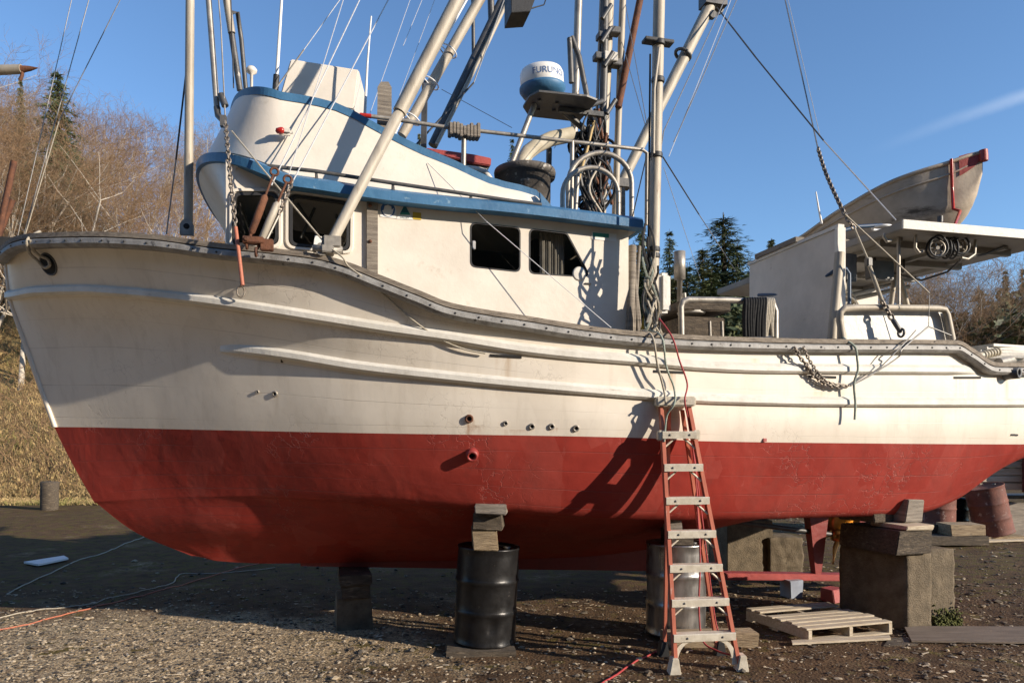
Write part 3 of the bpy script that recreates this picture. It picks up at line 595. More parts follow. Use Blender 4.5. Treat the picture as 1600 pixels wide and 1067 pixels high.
def zfun(sc, hw, curve, sil, py_s, mx=1.25):
    zc = ZL(curve(PX(sc, hw)), sc, hw); zs = ZL(py_s, *sil)
    def f(s):
        if s >= sc: return ZL(curve(PX(s, hw)), s, hw)
        return zc + (zs - zc) * min(mx, (sc - s) / max(sc - sil[0], 1e-3))
    return f
send = S(1005, 1.75)
scb = S(450, 1.75); ab, silb = fit(scb, 1.75, 2.5, 306, send); zb = zfun(scb, 1.75, BROW_Z, silb, 276)
OB = outline(scb, ab, 1.75, 2.5, send)
def zeave(s): return zb(s)
def zlow(s): return lev('sheer', s)[2] - .04 - .8 * sst(-1.6, -.5, s)
outer = [W(sF + (sR - sF) * i / 8, HWW, zlow(sF + (sR - sF) * i / 8)) for i in range(9)] + [ W(sR, HWW, zeave(sR) + .02)] + [W(sF + (sR - sF) * i / 6, HWW, zeave(sF + (sR - sF) * i / 6) + .02) for i in range(5, 0, -1)] + [W(sF, HWW, zeave(sF) + .02)]
bm = bmesh.new(); es = []
for loop in [outer] + WINP:
    vs = [bm.verts.new(p) for p in loop]; es += [bm.edges.new((vs[i], vs[(i + 1) % len(vs)])) for i in range(len(vs))]
bmesh.ops.triangle_fill(bm, edges=es, use_beauty=True)
bm.verts.index_update(); mb = MB(); mb.add([v.co.copy() for v in bm.verts], [[v.index for v in f.verts] for f in bm.faces]); bm.free()
for loop in WINP:                                      # reveals
    mb.loft([loop, [p - PORT * .05 for p in loop]], closed=True, smooth=False)
N0 = 9; fr = [W(sF + .0, HWW, 0), W(sF - .012, HWW - .06, 0), W(sF - .03, HWW - .2, 0), W(sF - .2, 0, 0), W(sF - .03, -HWW + .2, 0), W(sF - .012, -HWW + .06, 0), W(sF, -HWW, 0), W(sR, -HWW, 0), W(sR, HWW, 0)]
mb.loft([[p + UP * zlow(sF) for p in fr[:7]] + [p + UP * zlow(sR) for p in fr[7:]], [p + UP * (zeave(sF) + .02) for p in fr[:7]] + [p + UP * (zeave(sR) + .02) for p in fr[7:]]], smooth=False)
mb.build('house_wall', WHITE, boat)
mb = MB(); bk = S(700, .6); mb.box(W(.0, -.2, 3.1), (.05, 2.4, 1.7), (AFT, PORT, UP)); mb.box(W(-1.2, 0, 2.6), (2.4, 2.8, .04), (AFT, PORT, UP)); mb.box(W(-.9, .35, 3.25), (3.6, .05, 1.7), (AFT, PORT, UP)); mb.build('cabin_dark_lining', M('dark_cabin_interior', (.085, .06, .038), (.04, .03, .02), 5, .6), boat)  # bulkhead, floor, and a dark panel added behind the panes to darken them
for k, (loop, w) in enumerate(zip(WINP, WIN)):
    win = bpy.data.objects.new('window', None); COL.objects.link(win); win.parent = boat; c = sum(loop, Vector()) / len(loop); win.location = c - wloc(boat)
    mb = MB(); mb.add([p - PORT * .018 for p in loop], [tuple(range(len(loop)))]); mb.build('pane', GLASS, win)
    mb = MB(); ctr = c; wd = .022 if k < 2 else .004
    mb.loft([[p + (p - ctr).normalized() * wd for p in loop], [p + (p - ctr).normalized() * wd * .7 + PORT * (.016 if k < 2 else .003) for p in loop], [p - (p - ctr).normalized() * .012 + PORT * (.016 if k < 2 else .003) for p in loop], [p - (p - ctr).normalized() * .014 - PORT * .02 for p in loop]], closed=True, smooth=False)
    mb.build('frame', BLACK, win)
    if k < 2:                                          # raised white mould round the forward windows
        mb = MB(); sc_ = [(.06, .0), (.05, .018), (.026, .018), (.026, .0)]
        mb.loft([[p + (p - ctr).normalized() * a + PORT * b for p in loop] for a, b in sc_], closed=True, smooth=False); mb.build('moulding', WHITE, win)
        mb = MB()
        for a, b in (((465, 318), (500, 372)), ((525, 335), (536, 380)), ((470, 372), (492, 325))) if k else (((375, 318), (392, 365)), ((410, 330), (425, 365))):
            mb.tube([B(*a, 1.3), B(*b, 1.3)], .014, 6)
        mb.build('wiper_arm', DARKP, win)
    if k == 2:
        mb = MB(); mb.box(B(740.5, 383, HWW - .008), (.03, .012, .075), (AFT, PORT, UP)); mb.build('latch', ALU, win, bevel=.004)
    if k == 3:
        mb = MB(); a, b = S(844, 1.52), S(882, 1.52); n = 40
        zt, z0_ = ZL(355, a, 1.52), ZL(432, a, 1.52)
        mb.loft([[W(a + (b - a) * i / n, 1.50 + .012 * math.sin(i * 1.9), z) for i in range(n + 1)] for z in (zt, z0_)]); mb.build('curtain', CLOTH, win, fixn=False)
        mb = MB(); mb.lathe([(.062, 0), (.066, .008), (.05, .012), (.018, .010), (.0001, .012)], B(905, 428, HWW) - PORT * .006, PORT, 24); mb.build('round_vent', WHITE2, win)
mb = MB(); q = [B(492, 368, HWW - .01), B(503, 370, HWW - .01), B(502, 386, HWW - .01), B(490, 384, HWW - .01)]; mb.prism(q, PORT * .003); mb.build('paper_notice', STKW, boat)
mb = MB(); a = [B(573, 309, HWW), B(590, 311, HWW), B(590, 440, HWW), B(573, 440, HWW)]; mb.prism(a, PORT * .035)
for py in (323, 379): mb.lathe([(.016, 0), (.014, .012), (.004, .02)], B(578, py, HWW) + PORT * .035, PORT, 10, 1)
mb.build('upright_plank', [WOODG, RUST], boat)
mb = MB(); mb.box(B(918, 443.5, HWW), (.06, .03, .014), (AFT, PORT, UP)); mb.build('wall_handle', BLACK, boat, bevel=.004)
# stickers beside the plank
def sticker(name, poly, mat, off): mb = MB(); mb.prism([p + PORT * off for p in poly], PORT * .002); return mb.build(name, mat, boat)
def circ(px, py, r, n=24): c = B(px, py, HWW); return [c + AFT * r * math.cos(2 * math.pi * i / n) + UP * r * math.sin(2 * math.pi * i / n) for i in range(n)]
def bq(*pts): return [B(a, b, HWW) for a, b in pts]
sticker('badge', bq((594, 318), (619, 321), (619, 342), (594, 339)), STKW, .003); sticker('badge_disc', circ(606, 328, .062), STKB, .0055); sticker('badge_wave', circ(606, 331.5, .040, 16)[8:] + [circ(606, 328, .04, 16)[i] for i in (2, 4, 6)], STKW, .008)
sticker('badge_wave', bq((597, 330), (603, 327), (609, 331), (615, 326), (613, 335), (600, 336)), STKW, .0105)
sticker('triangle_badge', bq((619, 342.5), (632, 318), (646, 344)), STKW, .003); sticker('triangle_badge_top', bq((625, 334), (632.3, 319.5), (641, 336)), STKT, .0055); sticker('triangle_badge_band', bq((626, 333), (639, 333), (641, 336.5), (624.5, 336)), STKG, .008)
sticker('yellow_notice', bq((645, 331.5), (658, 333), (658, 344), (645, 343)), YELLOW, .003)
sticker('green_plate', bq((924, 362), (963, 366), (963, 378), (924, 374)), STKW, .003); sticker('green_plate_field', bq((926, 363.5), (951, 366), (951, 372), (926, 370)), STKG, .0055)
# text helper
def text_mesh(s, size):
    cu = bpy.data.curves.new('txt', 'FONT'); cu.body = s; cu.size = size; cu.align_x = 'CENTER'; cu.align_y = 'CENTER'; cu.extrude = 0
    o = bpy.data.objects.new('txt', cu); COL.objects.link(o); bpy.context.view_layer.update()
    me = bpy.data.meshes.new_from_object(o.evaluated_get(bpy.context.evaluated_depsgraph_get())); bm = bmesh.new(); bm.from_mesh(me); bmesh.ops.triangulate(bm, faces=bm.faces)
    for _ in range(3):
        es = [e for e in bm.edges if e.calc_length() > size * .16]
        if es: bmesh.ops.subdivide_edges(bm, edges=es, cuts=1); bmesh.ops.triangulate(bm, faces=bm.faces)
    bm.to_mesh(me); bm.free(); vs = [v.co.copy() for v in me.vertices]; fs = [tuple(p.vertices) for p in me.polygons]
    bpy.data.objects.remove(o); bpy.data.curves.remove(cu); bpy.data.meshes.remove(me); return vs, fs
def flat_text(name, s, size, c, right, up, mat, parent):
    vs, fs = text_mesh(s, size); mb = MB(); c = Vector(c); mb.add([c + right * v.x + up * v.y for v in vs], fs); return mb.build(name, mat, parent, fixn=False)
flat_text('badge_lettering', 'VALLEY', .024, B(632, 340.5, HWW) + PORT * .008, AFT, UP, STKT, boat)
# ------------------------------------------------------------------ roof brow and flying bridge
inset = lambda o, k: [(s, w) if False else (s + (k if s < scb else 0) * min(1, (scb - s) / .3 if s < scb else 0), w - math.copysign(k, w) * min(1, abs(w) / .3)) for s, w in o]
mb = MB()
def ring(o, zf, dz): return [W(s, w, zf(s) + dz) for s, w in o]
mb.loft([ring(inset(OB, .14), zb, .004), ring(OB, zb, 0), ring(OB, zb, .075), ring(inset(OB, .09), zb, .125), ring(inset(OB, .18), zb, .13)], smooth=False)
r0 = ring(inset(OB, .02), zb, .0); nO = len(OB); half = nO // 2
# roof skin and the aft end of the brow
top_ = ring(inset(OB, .18), zb, .13); mb.add(top_, [(i, i + 1, nO - 2 - i, nO - 1 - i) for i in range(half)])
mb.hexa([W(send, -1.75, zb(send)), W(send + .03, -1.75, zb(send)), W(send + .03, 1.75, zb(send)), W(send, 1.75, zb(send)), W(send, -1.66, zb(send) + .122), W(send + .03, -1.66, zb(send) + .122), W(send + .03, 1.66, zb(send) + .122), W(send, 1.66, zb(send) + .122)])
mb.build('roof_brow', BLUE, boat)
mb = MB(); und = [W(s, w, zb(s) + .012) for s, w in inset(OB, .10)]; mb.add(und, [(i, i + 1, nO - 2 - i, nO - 1 - i) for i in range(half)]); mb.build('roof_soffit', WHITE2, boat)
# curved soffit under the forward brow
iF = [i for i, (s, w) in enumerate(OB) if s <= sF + .12]; A = [OB[i] for i in iF]; sA = inset(A, .02); zc_ = ZL(338, *(sF, HWW))
rings = []
for k in range(11):
    t = k / 10; h = t ** 1.0; v = t ** 1.0; rr = []
    for (s, w) in sA:
        dw = max(-HWW, min(HWW, w)); ds = max(s, sF - .2 * (1 - abs(dw) / HWW) - .006); fd = max(0, min(1, 1 - (s - sF) / .07)); rr.append(W(s + (ds - s) * h, w + (dw * 1.004 - w) * h, (zb(s) + .004) - .33 * v * fd))
    rings.append(rr)
mb.loft(rings); mb.build('forward_soffit', WHITE, boat)
# coaming
CB = pchip([(300, 249), (318, 249), (370, 250), (460, 263), (600, 286), (700, 299), (800, 315), (862, 329), (900, 336)])
CT = pchip([(300, 148), (362, 151), (375, 143), (430, 145), (478, 152), (522, 162), (542, 170), (600, 202), (667, 235), (700, 248), (769, 280), (844, 302), (866, 332), (900, 336)])
se = S(866, 1.5)
scc = S(455, 1.5); ac, silc = fit(scc, 1.5, 2.3, 317, se); zcb = zfun(scc, 1.5, CB, silc, 250); OC = outline(scc, ac, 1.5, 2.3, se)
sct = S(440, 1.42); at, silt = fit(sct, 1.42, 2.2, 361, se); zct = zfun(sct, 1.42, CT, silt, 180, .8); OT = outline(sct, at, 1.42, 2.2, se, ks=16)
tb = ring(OC, lambda s: min(zcb(s), zb(s) + .30) - .12 if s > scc else zcb(s) - .06, 0); tt = ring(OT, zct, 0)
mb = MB(); rr = [[a.lerp(b, k / 8) + Vector((0, 0, 0)) for a, b in zip(tb, tt)] for k in range(9)]
inn = [[p + (W(*(lambda o: (scc + .4 if o[0] < scc else o[0], 0))(OC[i]), p.z) - p).normalized() * .05 for i, p in enumerate(r)] for r in (rr[-1], rr[0])]
mb.loft(rr + inn); mb.build('bridge_coaming', WHITE, boat)
mb = MB(); rings = []
for i, p in enumerate(tt):
    q = W(scc + .4 if OT[i][0] < scc else OT[i][0], 0, p.z); n = (p - q).normalized(); n = PORT * math.copysign(1, OT[i][1]) if OT[i][0] >= sct else n
    rings.append([p + n * .014 - UP * .062, p + n * .016 + UP * .006, p - n * .075 + UP * .006, p - n * .07 - UP * .03])
mb.loft(rings, closed=True, smooth=False); mb.add(rings[0], [(0, 1, 2, 3)]); mb.add(rings[-1], [(3, 2, 1, 0)]); mb.build('coaming_trim', BLUE, boat)
# blue gusset at the aft end of the coaming
mb = MB(); mb.prism([B(842, 303, 1.46), B(868, 333, 1.46), B(866, 352, 1.46), B(846, 340, 1.46)], PORT * .04); mb.build('coaming_end', BLUE, boat)
# handrail pipe along the brow
mb = MB(); pr = [B(px, py, 1.69) for px, py in ((418, 259.5), (450, 263), (492, 267.5), (612, 286), (734, 304), (800, 314), (846, 320))]; mb.tube(pr, .017, 8)
for px, py in ((424, 260.3), (492, 268), (612, 286.5), (734, 305), (838, 319)):
    c = B(px, py, 1.69); mb.prism([c + UP * .01 + AFT * .02, c + AFT * .03 - UP * .085, c - AFT * .0 - UP * .085, c - AFT * .0 + UP * .01], -PORT * .012, 0)
    mb.prism([c + UP * .012, c - UP * .08, c - UP * .08 - PORT * .10], AFT * .008)
mb.build('brow_handrail', DARKP, boat)
# side light
mb = MB(); c = B(445, 208.5, 1.50); mb.box(c + PORT * .03, (.13, .06, .06), (AFT, PORT, UP)); lt = mb.build('side_light', WHITE2, boat, bevel=.02)
mb = MB(); mb.lathe([(.0001, -.045), (.022, -.035), (.028, 0), (.026, .02), (.0001, .035)], c + PORT * .05 - AFT * .03, (AFT + UP * .2).normalized(), 14); mb.build('red_lens', REDL, lt)
# white locker on the bridge
mb = MB(); q = [(437, 150), (553, 172), (561, 109), (454, 92)]; mb.prism([B(a, b, .55) for a, b in q], -PORT * .6 + AFT * .1); mb.build('bridge_locker', WHITE, boat, bevel=.012)
# timber post, saddle block and pipe rail above the bridge
mb = MB(); mb.hexa([B(589, 200, 1.0), B(612, 203, 1.0), B(612, 203, .94), B(589, 200, .94), B(590, 136, 1.0), B(612, 137, 1.0), B(612, 137, .94), B(590, 136, .94)]); mb.prism([B(590, 136, 1.0), B(595, 128, 1.0), B(607, 128, 1.0), B(612, 137, 1.0)], -PORT * .06); mb.build('bridge_post', WOODG, boat)
mb = MB(); mb.tube([B(572, 181, 1.05), B(612, 186, 1.05), B(700, 199.5, 1.05)], .02, 8); mb.tube([B(750, 205, 1.05), B(880, 220, 1.05), B(1004, 234, 1.05), B(1011, 240, 1.05), B(1010, 352, 1.05)], .02, 8)
mb.tube([B(725, 216, 1.05), B(724, 262, 1.05)], .024, 8); mb.tube([B(894, 221, 1.05), B(893, 345, 1.05)], .022, 8); mb.build('bridge_pipe_rail', GALV, boat)
mb = MB(); c = B(725, 205, 1.05)
for i in range(9):
    t = -0.5 + (i + .5) / 9; mb.box(c + AFT * (.30 * t) + UP * random.uniform(-.014, .014) , (.034, .12, .118 + random.uniform(-.012, .02) - (.03 if i == 4 else 0)), (AFT, PORT, UP))
mb.build('timber_saddle', WOODG, boat, bevel=.006)
mb = MB(); mb.tube([B(562, 180, 1.05), B(580, 182, 1.05)], .022, 8); mb.build('red_rail_end', REDL, boat)
# red-topped windscreen aft of the bridge
mb = MB(); w0 = .6; q = [B(664, 232, w0), B(668, 231, w0), B(740, 241, w0), B(768, 247, w0), B(767, 259, w0), B(740, 255, w0), B(690, 243, w0)]; mb.prism(q, -PORT * .9); mb.build('red_hatch_top', REDP, boat, bevel=.012)
mb = MB(); mb.prism([B(688, 244, .55), B(766, 258, .55), B(758, 272, .55), B(770, 300, .55), B(700, 290, .55)], -PORT * .8); mb.build('hatch_windscreen', M('windscreen_tint', (.16, .19, .17), (.08, .09, .08), 5, .15), boat)
mb = MB(); mb.tube([B(728, 263, .62), B(745, 265, .62), B(758, 268, .62), B(766, 280, .62), B(770, 300, .62)], .03, 10); mb.build('windscreen_rim', WHITE2, boat)
# exhaust tub and elbow
mb = MB(); tc_ = W(S(820, .35), .35, 0); zt = ZL(268, S(820, .35), .35); zl = ZL(345, S(820, .35), .35)
rr_ = 46 * tc_.y / F
mb.lathe([(rr_ * .86, zl - .25), (rr_ * .88, zt - .06), (rr_ * 1.03, zt - .075), (rr_ * 1.05, zt - .02), (rr_ * 1.03, zt), (rr_ * .5, zt + .02), (.02, zt + .03)], tc_, UP, 32); TUB = M('old_tub', (.16, .14, .12), (.085, .075, .065), 10, .8, .2, bump=.3, bscale=30, c3=(.60, .57, .52), t3=.60, w3=.06, s3=10)
mb.build('exhaust_tub', TUB, boat)
mb = MB(); mb.tube([B(814, 268, .35), B(817, 250, .35), B(825, 238, .35), B(840, 227, .35), B(862, 217, .35), B(895, 210, .35)], 11.5 * tc_.y / F, 16); mb.build('exhaust_elbow', PVC, boat)
mb = MB(); mb.tube([B(858, 232, .2), B(857, 285, .2)], .032, 8); mb.build('tub_stay', DARKP, boat)
# ------------------------------------------------------------------ poles, mast and rigging of the boat
def part_tube(name, pts, r, mat, n=10, parent=None):
    mb = MB(); mb.tube(pts, r, n); return mb.build(name, mat, parent or boat)
def pr(px, w, s=None): return px * W(S(800, w) if s is None else s, w, 0).y / F
def pole(name, a, b, wa, wb, d0, d1, mat, ext=.55, n=14):
    """a pole between two photo pixels (each on its own fore-and-aft plane), carried on past the top of the frame"""
    A, B_ = B(*a, wa), B(*b, wb); C_ = B_ + (B_ - A) * ext
    return part_tube(name, [A, B_, C_], [d0 / 2 * A.y / F, d1 / 2 * B_.y / F, d1 / 2 * C_.y / F * .9], mat, n)
# uprights near the bow
pl1 = pole('forward_pole', (294, 366), (297, 0), 1.02, 1.0, 13.5, 13, PALEP)
mb = MB(); c = B(293, 356, 1.02); ax = (AFT, PORT, UP); mb.prism([c + AFT * a * .055 + UP * b * .06 for a, b in ((-1, -1.2), (1, -1.2), (1, .3), (.6, .9), (0, 1.1), (-.6, .9), (-1, .3))], PORT * .05); mb.lathe([(.026, 0), (.024, .003), (.0001, .004)], c + PORT * .05, PORT, 14, 1); mb.build('pole_foot', [GALV, HOLE], pl1)
p2_ = pole('bracket_pole', (339, 168), (326, 0), 1.35, 1.3, 9, 9, GALV)
mb = MB(); mb.tube([B(339, 168, 1.35), B(341, 181, 1.36), B(348, 188, 1.4)], 5 * 6.5 / F, 10); mb.box(B(349, 190, 1.42), (.05, .05, .09), ax); mb.tube([B(345, 148, 1.38), B(352, 166, 1.4)], .03, 8); mb.build('pole_bracket', DARKP, p2_)
pole('bridge_davit', (375, 142), (354, 0), .7, .7, 9.5, 9.5, DARKP)
part_tube('bridge_stay', [B(384, 140, .6), B(377, 62, .6), B(371, 20, .6), B(361, 20, .66)], .022, DARKP, 8)
part_tube('davit_upper', [B(362, 52, .72), B(354, 0, .72), B(348, -40, .72)], .034, PALEP, 10)
mb = MB(); mb.lathe([(.012, -.2), (.014, .0), (.045, .02), (.05, .045), (.03, .07), (.0001, .075)], B(393, 117, .9), UP, 16); mb.build('mushroom_antenna', WHITE, boat)
part_tube('whip_antenna', [B(430, 142, .8), B(432, 128, .8), B(440, 0, .8), B(447, -110, .8)], [.028, .018, .013, .010], CREAM, 8)
mb = MB(); mb.tube([B(430, 145, .8), B(432, 118, .8)], .03, 8); mb.build('antenna_base', BLACK, boat)
part_tube('whip_antenna', [B(570, 178, .8), B(574, 100, .8), B(580, 26, .8)], [.016, .011, .008], CREAM, 6)
# the port trolling pole: lower tube stepped on the rail, larger tube above
tp = pole('trolling_pole', (515, 384), (626, 172), 1.86, 1.8, 17, 17, PALEP, 0)
A_, B__ = B(515, 384, 1.86), B(626, 172, 1.8); d_ = (B(716, -3, 1.76) - B__)
part_tube('pole_upper_tube', [B__ - d_ * .02, B__ + d_, B__ + d_ * 1.9], [.058, .058, .052], PALEP, 14, tp)
mb = MB()
mb.box(B(512, 392, 1.87), (.10, .16, .06), ax); mb.box(B(519, 380, 1.87), (.14, .14, .09), ax); mb.lathe([(.035, -.12), (.035, .12)], B(512, 390, 1.9), AFT, 10); mb.lathe([(.045, -.02), (.045, .02)], B(503, 390, 1.9), PORT, 10)
mb.build('pole_hinge', GALV, tp, bevel=.008)
# two more poles standing on the far side of the house top
t2 = pole('trolling_pole', (628, 212), (751, -3), .3, .3, 15, 16, PALEP)
mb = MB(); k = [B(628, 212, .42), B(660, 143, .42), B(700, 73, .42), B(748, -12, .42)]; mb.tube([p - AFT * .075 for p in k], .013, 6)
for px, py in ((643, 186), (672, 130), (700, 80)): mb.torus(B(px, py, .3), (B(751, -3, .3) - B(628, 212, .3)).normalized(), .10, .008, 16, 6); mb.tube([B(px - 3, py, .4), B(px - 14, py - 13, .45)], .006, 5)
mb.build('antenna_cable', STKW, t2)
t3 = pole('trolling_pole', (676, 228), (788, -4), -1.5, -1.5, 15, 15, DARKP)
part_tube('pale_pole_tube', [B(682, 226, -1.4), B(760, 72, -1.4), B(796, -4, -1.4), B(826, -66, -1.4)], .027, PALEP, 8, t3)
part_tube('pole_brace', [B(768, 30, -1.5), B(766, -30, -1.5)], .045, DARKP, 8, t3)
part_tube('pole_brace', [B(740, 95, -1.5), B(739, 0, -1.5), B(738, -50, -1.5)], .025, DARKP, 8, t3)
part_tube('steel_upright', [B(662, 230, -.6), B(664, 128, -.6)], .045, DARKP, 4)
mb = MB(); q = [(799, -30), (799, 20), (829, 18), (838, -6), (836, -30)]; mb.prism([B(a, b, .4) for a, b in q], -PORT * .32); mb.tube([B(829, 14, .3), B(850, 8, .3), B(856, -10, .3)], .008, 6); mb.build('deck_light_box', BLACK, boat, bevel=.01)
# main mast, its companions and the boom
mast = pole('main_mast', (938, 345), (951, 0), 0, 0, 17, 17, PALEP)
pole('mast_leg', (893, 340), (904, 0), .1, .1, 11, 12, GALV)
part_tube('mast_pipe', [B(961, 340, .05), B(973, 0, .05), B(978, -120, .05)], .04, PALEP, 10)
part_tube('mast_conduit', [B(938, 330, .12), B(944, 100, .12), B(946, -60, .12)], .045, DARKP, 10)
part_tube('mast_conduit', [B(927, 335, .1), B(939, 0, .1), B(941, -60, .1)], .018, GALV, 8)
part_tube('mast_brace', [B(966, 168, .1), B(1000, 0, .1), B(1016, -80, .1)], .04, RUST, 8)
part_tube('mast_ladder_leg', [B(893, 130, .4), B(890, 60, .4)], .03, DARKP, 6)
part_tube('mast_ladder_leg', [B(893, 58, .4), B(905, 90, .4), B(925, 190, .4)], .03, DARKP, 6)
for px, py in ((942, 58), (943, 22), (946, 96), (950, 170)): part_tube('mast_step', [B(px + 12, py - 14, .2), B(px - 2, py + 8, .2)], .028, DARKP, 6)
for px, py in ((941, 58), (960, 50), (936, 90), (962, 100)): mb = MB(); mb.box(B(px, py, .12), (.12, .12, .07), ax); mb.build('mast_cleat', DARKP, boat, bevel=.006)
mb = MB(); mb.box(B(952, 92, .14), (.16, .14, .10), ax); mb.build('mast_band', WHITE2, boat, bevel=.006)
boom = pole('boom', (968, 292), (1112, 4), -.5, -.5, 16, 19, PALEP, .02)
mb = MB(); c = B(1114, 4, -.5); mb.box(c, (.3, .2, .14), ax); mb.torus(c - UP * .05 + AFT * .05, PORT, .09, .02, 14, 6); mb.lathe([(.05, -.03), (.05, .03)], B(1113, 24, -.45), PORT, 10); mb.build('boom_end_fitting', DARKP, boom)
mb = MB(); mb.box(B(971, 288, -.5), (.22, .16, .1), ax); mb.build('boom_heel', DARKP, boom)
mb = MB(); mb.torus(B(1067, 86, -.5), (B(1112, 4, -.5) - B(968, 292, -.5)).normalized(), .10, .022, 16, 6); mb.build('boom_collar', DARKP, boom)
# right hand pole on the rail
rp = pole('rail_pole', (1019, 522), (1030, 0), 1.86, 1.84, 17, 18, PALEP)
for px, py in ((1029, 68), (1028, 126), (1025, 243), (1021, 390), (1021, 400)):
    mb = MB(); mb.lathe([(.058, -.02), (.062, 0), (.058, .02)], B(px, py, 1.86), UP, 16); mb.build('pole_band', BLACK, rp)
mb = MB(); mb.box(B(1028, 66, 1.86), (.28, .10, .03), ax); mb.build('pole_cleat', BLACK, rp, bevel=.004)
part_tube('pole_downhaul', [B(1030, 75, 1.95), B(1022, 140, 1.97), B(1021, 240, 1.95)], .014, PALEP, 6, rp)
# radar on its platform
rd = boat
c = B(848, 148, .5); zc = c
mb = MB(); rr0 = 35 * c.y / F; hh = c.y / F
prof = [(rr0 * .70, 2 * hh), (rr0 * .97, 8 * hh), (rr0 * .97, 30 * hh), (rr0 * .90, 36 * hh), (rr0 * .6, 40 * hh), (.001, 42 * hh)]
tilt = (UP - AFT * .06).normalized(); mb.lathe(prof, c, tilt, 40); mb.lathe([(rr0 * .55, -5 * hh), (rr0 * .88, -2 * hh), (rr0 * 1.03, 6 * hh), (rr0 * 1.03, 10 * hh), (rr0 * .98, 11 * hh)], c, tilt, 40, 1)
radar = mb.build('radar_dome', [CREAM, BLUE], boat)
vs, fs = text_mesh('FURUNO', 13.5 * hh); mb = MB(); ex = tilt.cross(PORT).normalized(); ex = ex if ex.dot(AFT) > 0 else -ex; ey = tilt; ez = ex.cross(ey)
vw = (Vector((EYE.x, EYE.y, c.z)) - c).normalized(); ez = vw; ex = ey.cross(ez).normalized()
R1 = rr0 * .97 + .003; mb.add([c + ex * R1 * math.sin(v.x / R1 + .35) + ez * R1 * math.cos(v.x / R1 + .35) + ey * (22 * hh + v.y) for v in vs], fs); mb.build('dome_lettering', STKB, radar, fixn=False)
mb = MB(); cp = B(872, 150, .5); zz = .02
q = [B(832, 158, .72), B(838, 168, .72), B(905, 168, .72), B(913, 152, .72)]
zpl = B(848, 150, .5).z - .10; plat = [W(S(838, .5) + a, .5 + b, zpl) for a, b in ((-.05, .28), (.46, .30), (.60, .24), (.58, -.3), (.0, -.3), (-.12, -.1), (-.12, .15))]; mb.prism(plat, UP * .02)
for a, b in ((.0, .12), (.05, -.1), (.2, .1), (.22, -.08)): mb.lathe([(.02, -.02), (.02, 0)], W(S(838, .5) + a, .5 + b, zpl), UP, 8)
mb.box(W(S(838, .5) + .5, .5, zpl - .03), (.5, .05, .05), ax); mb.build('radar_platform', DARKP, boat)
part_tube('radar_strut', [W(S(838, .5) - .02, .5, zpl), B(797, 262, .5)], .03, GALV, 8)
part_tube('radar_strut', [W(S(838, .5) + .35, .4, zpl), B(926, 214, .2)], .036, DARKP, 8)
part_tube('radar_strut', [W(S(838, .5) + .4, .5, zpl - .03), B(945, 157, .1)], .03, DARKP, 8)
# hoops over the ladder at the back of the roof
def hoop(x0, x1, ytop, ybot0, ybot1, w, r, mat):
    rad = (x1 - x0) / 2; pts = [B(x0, ybot0, w)] + [B((x0 + x1) / 2 - rad * math.cos(math.pi * i / 16), ytop + rad * .98 - rad * .98 * math.sin(math.pi * i / 16), w) for i in range(17)] + [B(x1, ybot1, w)]
    return part_tube('ladder_hoop', pts, r, mat, 10)
hoop(888, 987, 239, 345, 350, 1.15, .026, GALV); hoop(879, 966, 262, 342, 350, 1.3, .024, GALV)
part_tube('hoop_leg', [B(903, 268, 1.2), B(898, 345, 1.2)], .022, GALV, 8)
mb = MB(); mb.hexa([B(964, 352, .9), B(977, 352, .9), B(977, 352, .8), B(964, 352, .8), B(965, 292, .9), B(977, 294, .9), B(977, 294, .8), B(965, 292, .8)]); mb.build('roof_timber', WOODG, boat)
mb = MB()
for y0, y1 in ((285, 258), (312, 290), (338, 316)): mb.tube([B(904, y0, .35), B(950, y1, .25)], .03, 6)
mb.build('mast_rungs', DARKP, boat)
random.seed(21)
for k, (mat, n, r) in enumerate(((HOSEK, 12, .016), (WIRED, 12, .011), (RUST, 5, .02), (PALEP, 5, .014), (DARKP, 6, .022))):
    mb = MB()
    for i in range(n):
        xa, xb = random.uniform(898, 950), random.uniform(900, 952); w = random.uniform(.15, .6); ya = random.uniform(165, 250); yb = random.uniform(318, 348); pts = []
        m1, m2 = random.uniform(-16, 16), random.uniform(-16, 16)
        for j in range(13):
            t = j / 12; pts.append(B(xa + (xb - xa) * t + m1 * math.sin(math.pi * t) + m2 * .6 * math.sin(2.4 * math.pi * t), ya + (yb - ya) * t, w + .05 * math.sin(5 * t + i)))
        mb.tube(pts, r, 6)
    mb.build('cable_bundle', mat, boat)
mb = MB()
for i in range(9):
    xa = random.uniform(908, 948); mb.torus(B(xa, random.uniform(195, 250), .4), (PORT + AFT * random.uniform(-.6, .6)).normalized(), random.uniform(.07, .15), .016, 16, 6)
mb.build('coiled_hoses', HOSEK, boat)
part_tube('yellow_hose', [B(881, 345, .9), B(900, 295, .8), B(917, 235, .6), B(928, 190, .4)], .016, M('tan_hose', (.5, .36, .16), (.4, .28, .12), 9, .6), 6)
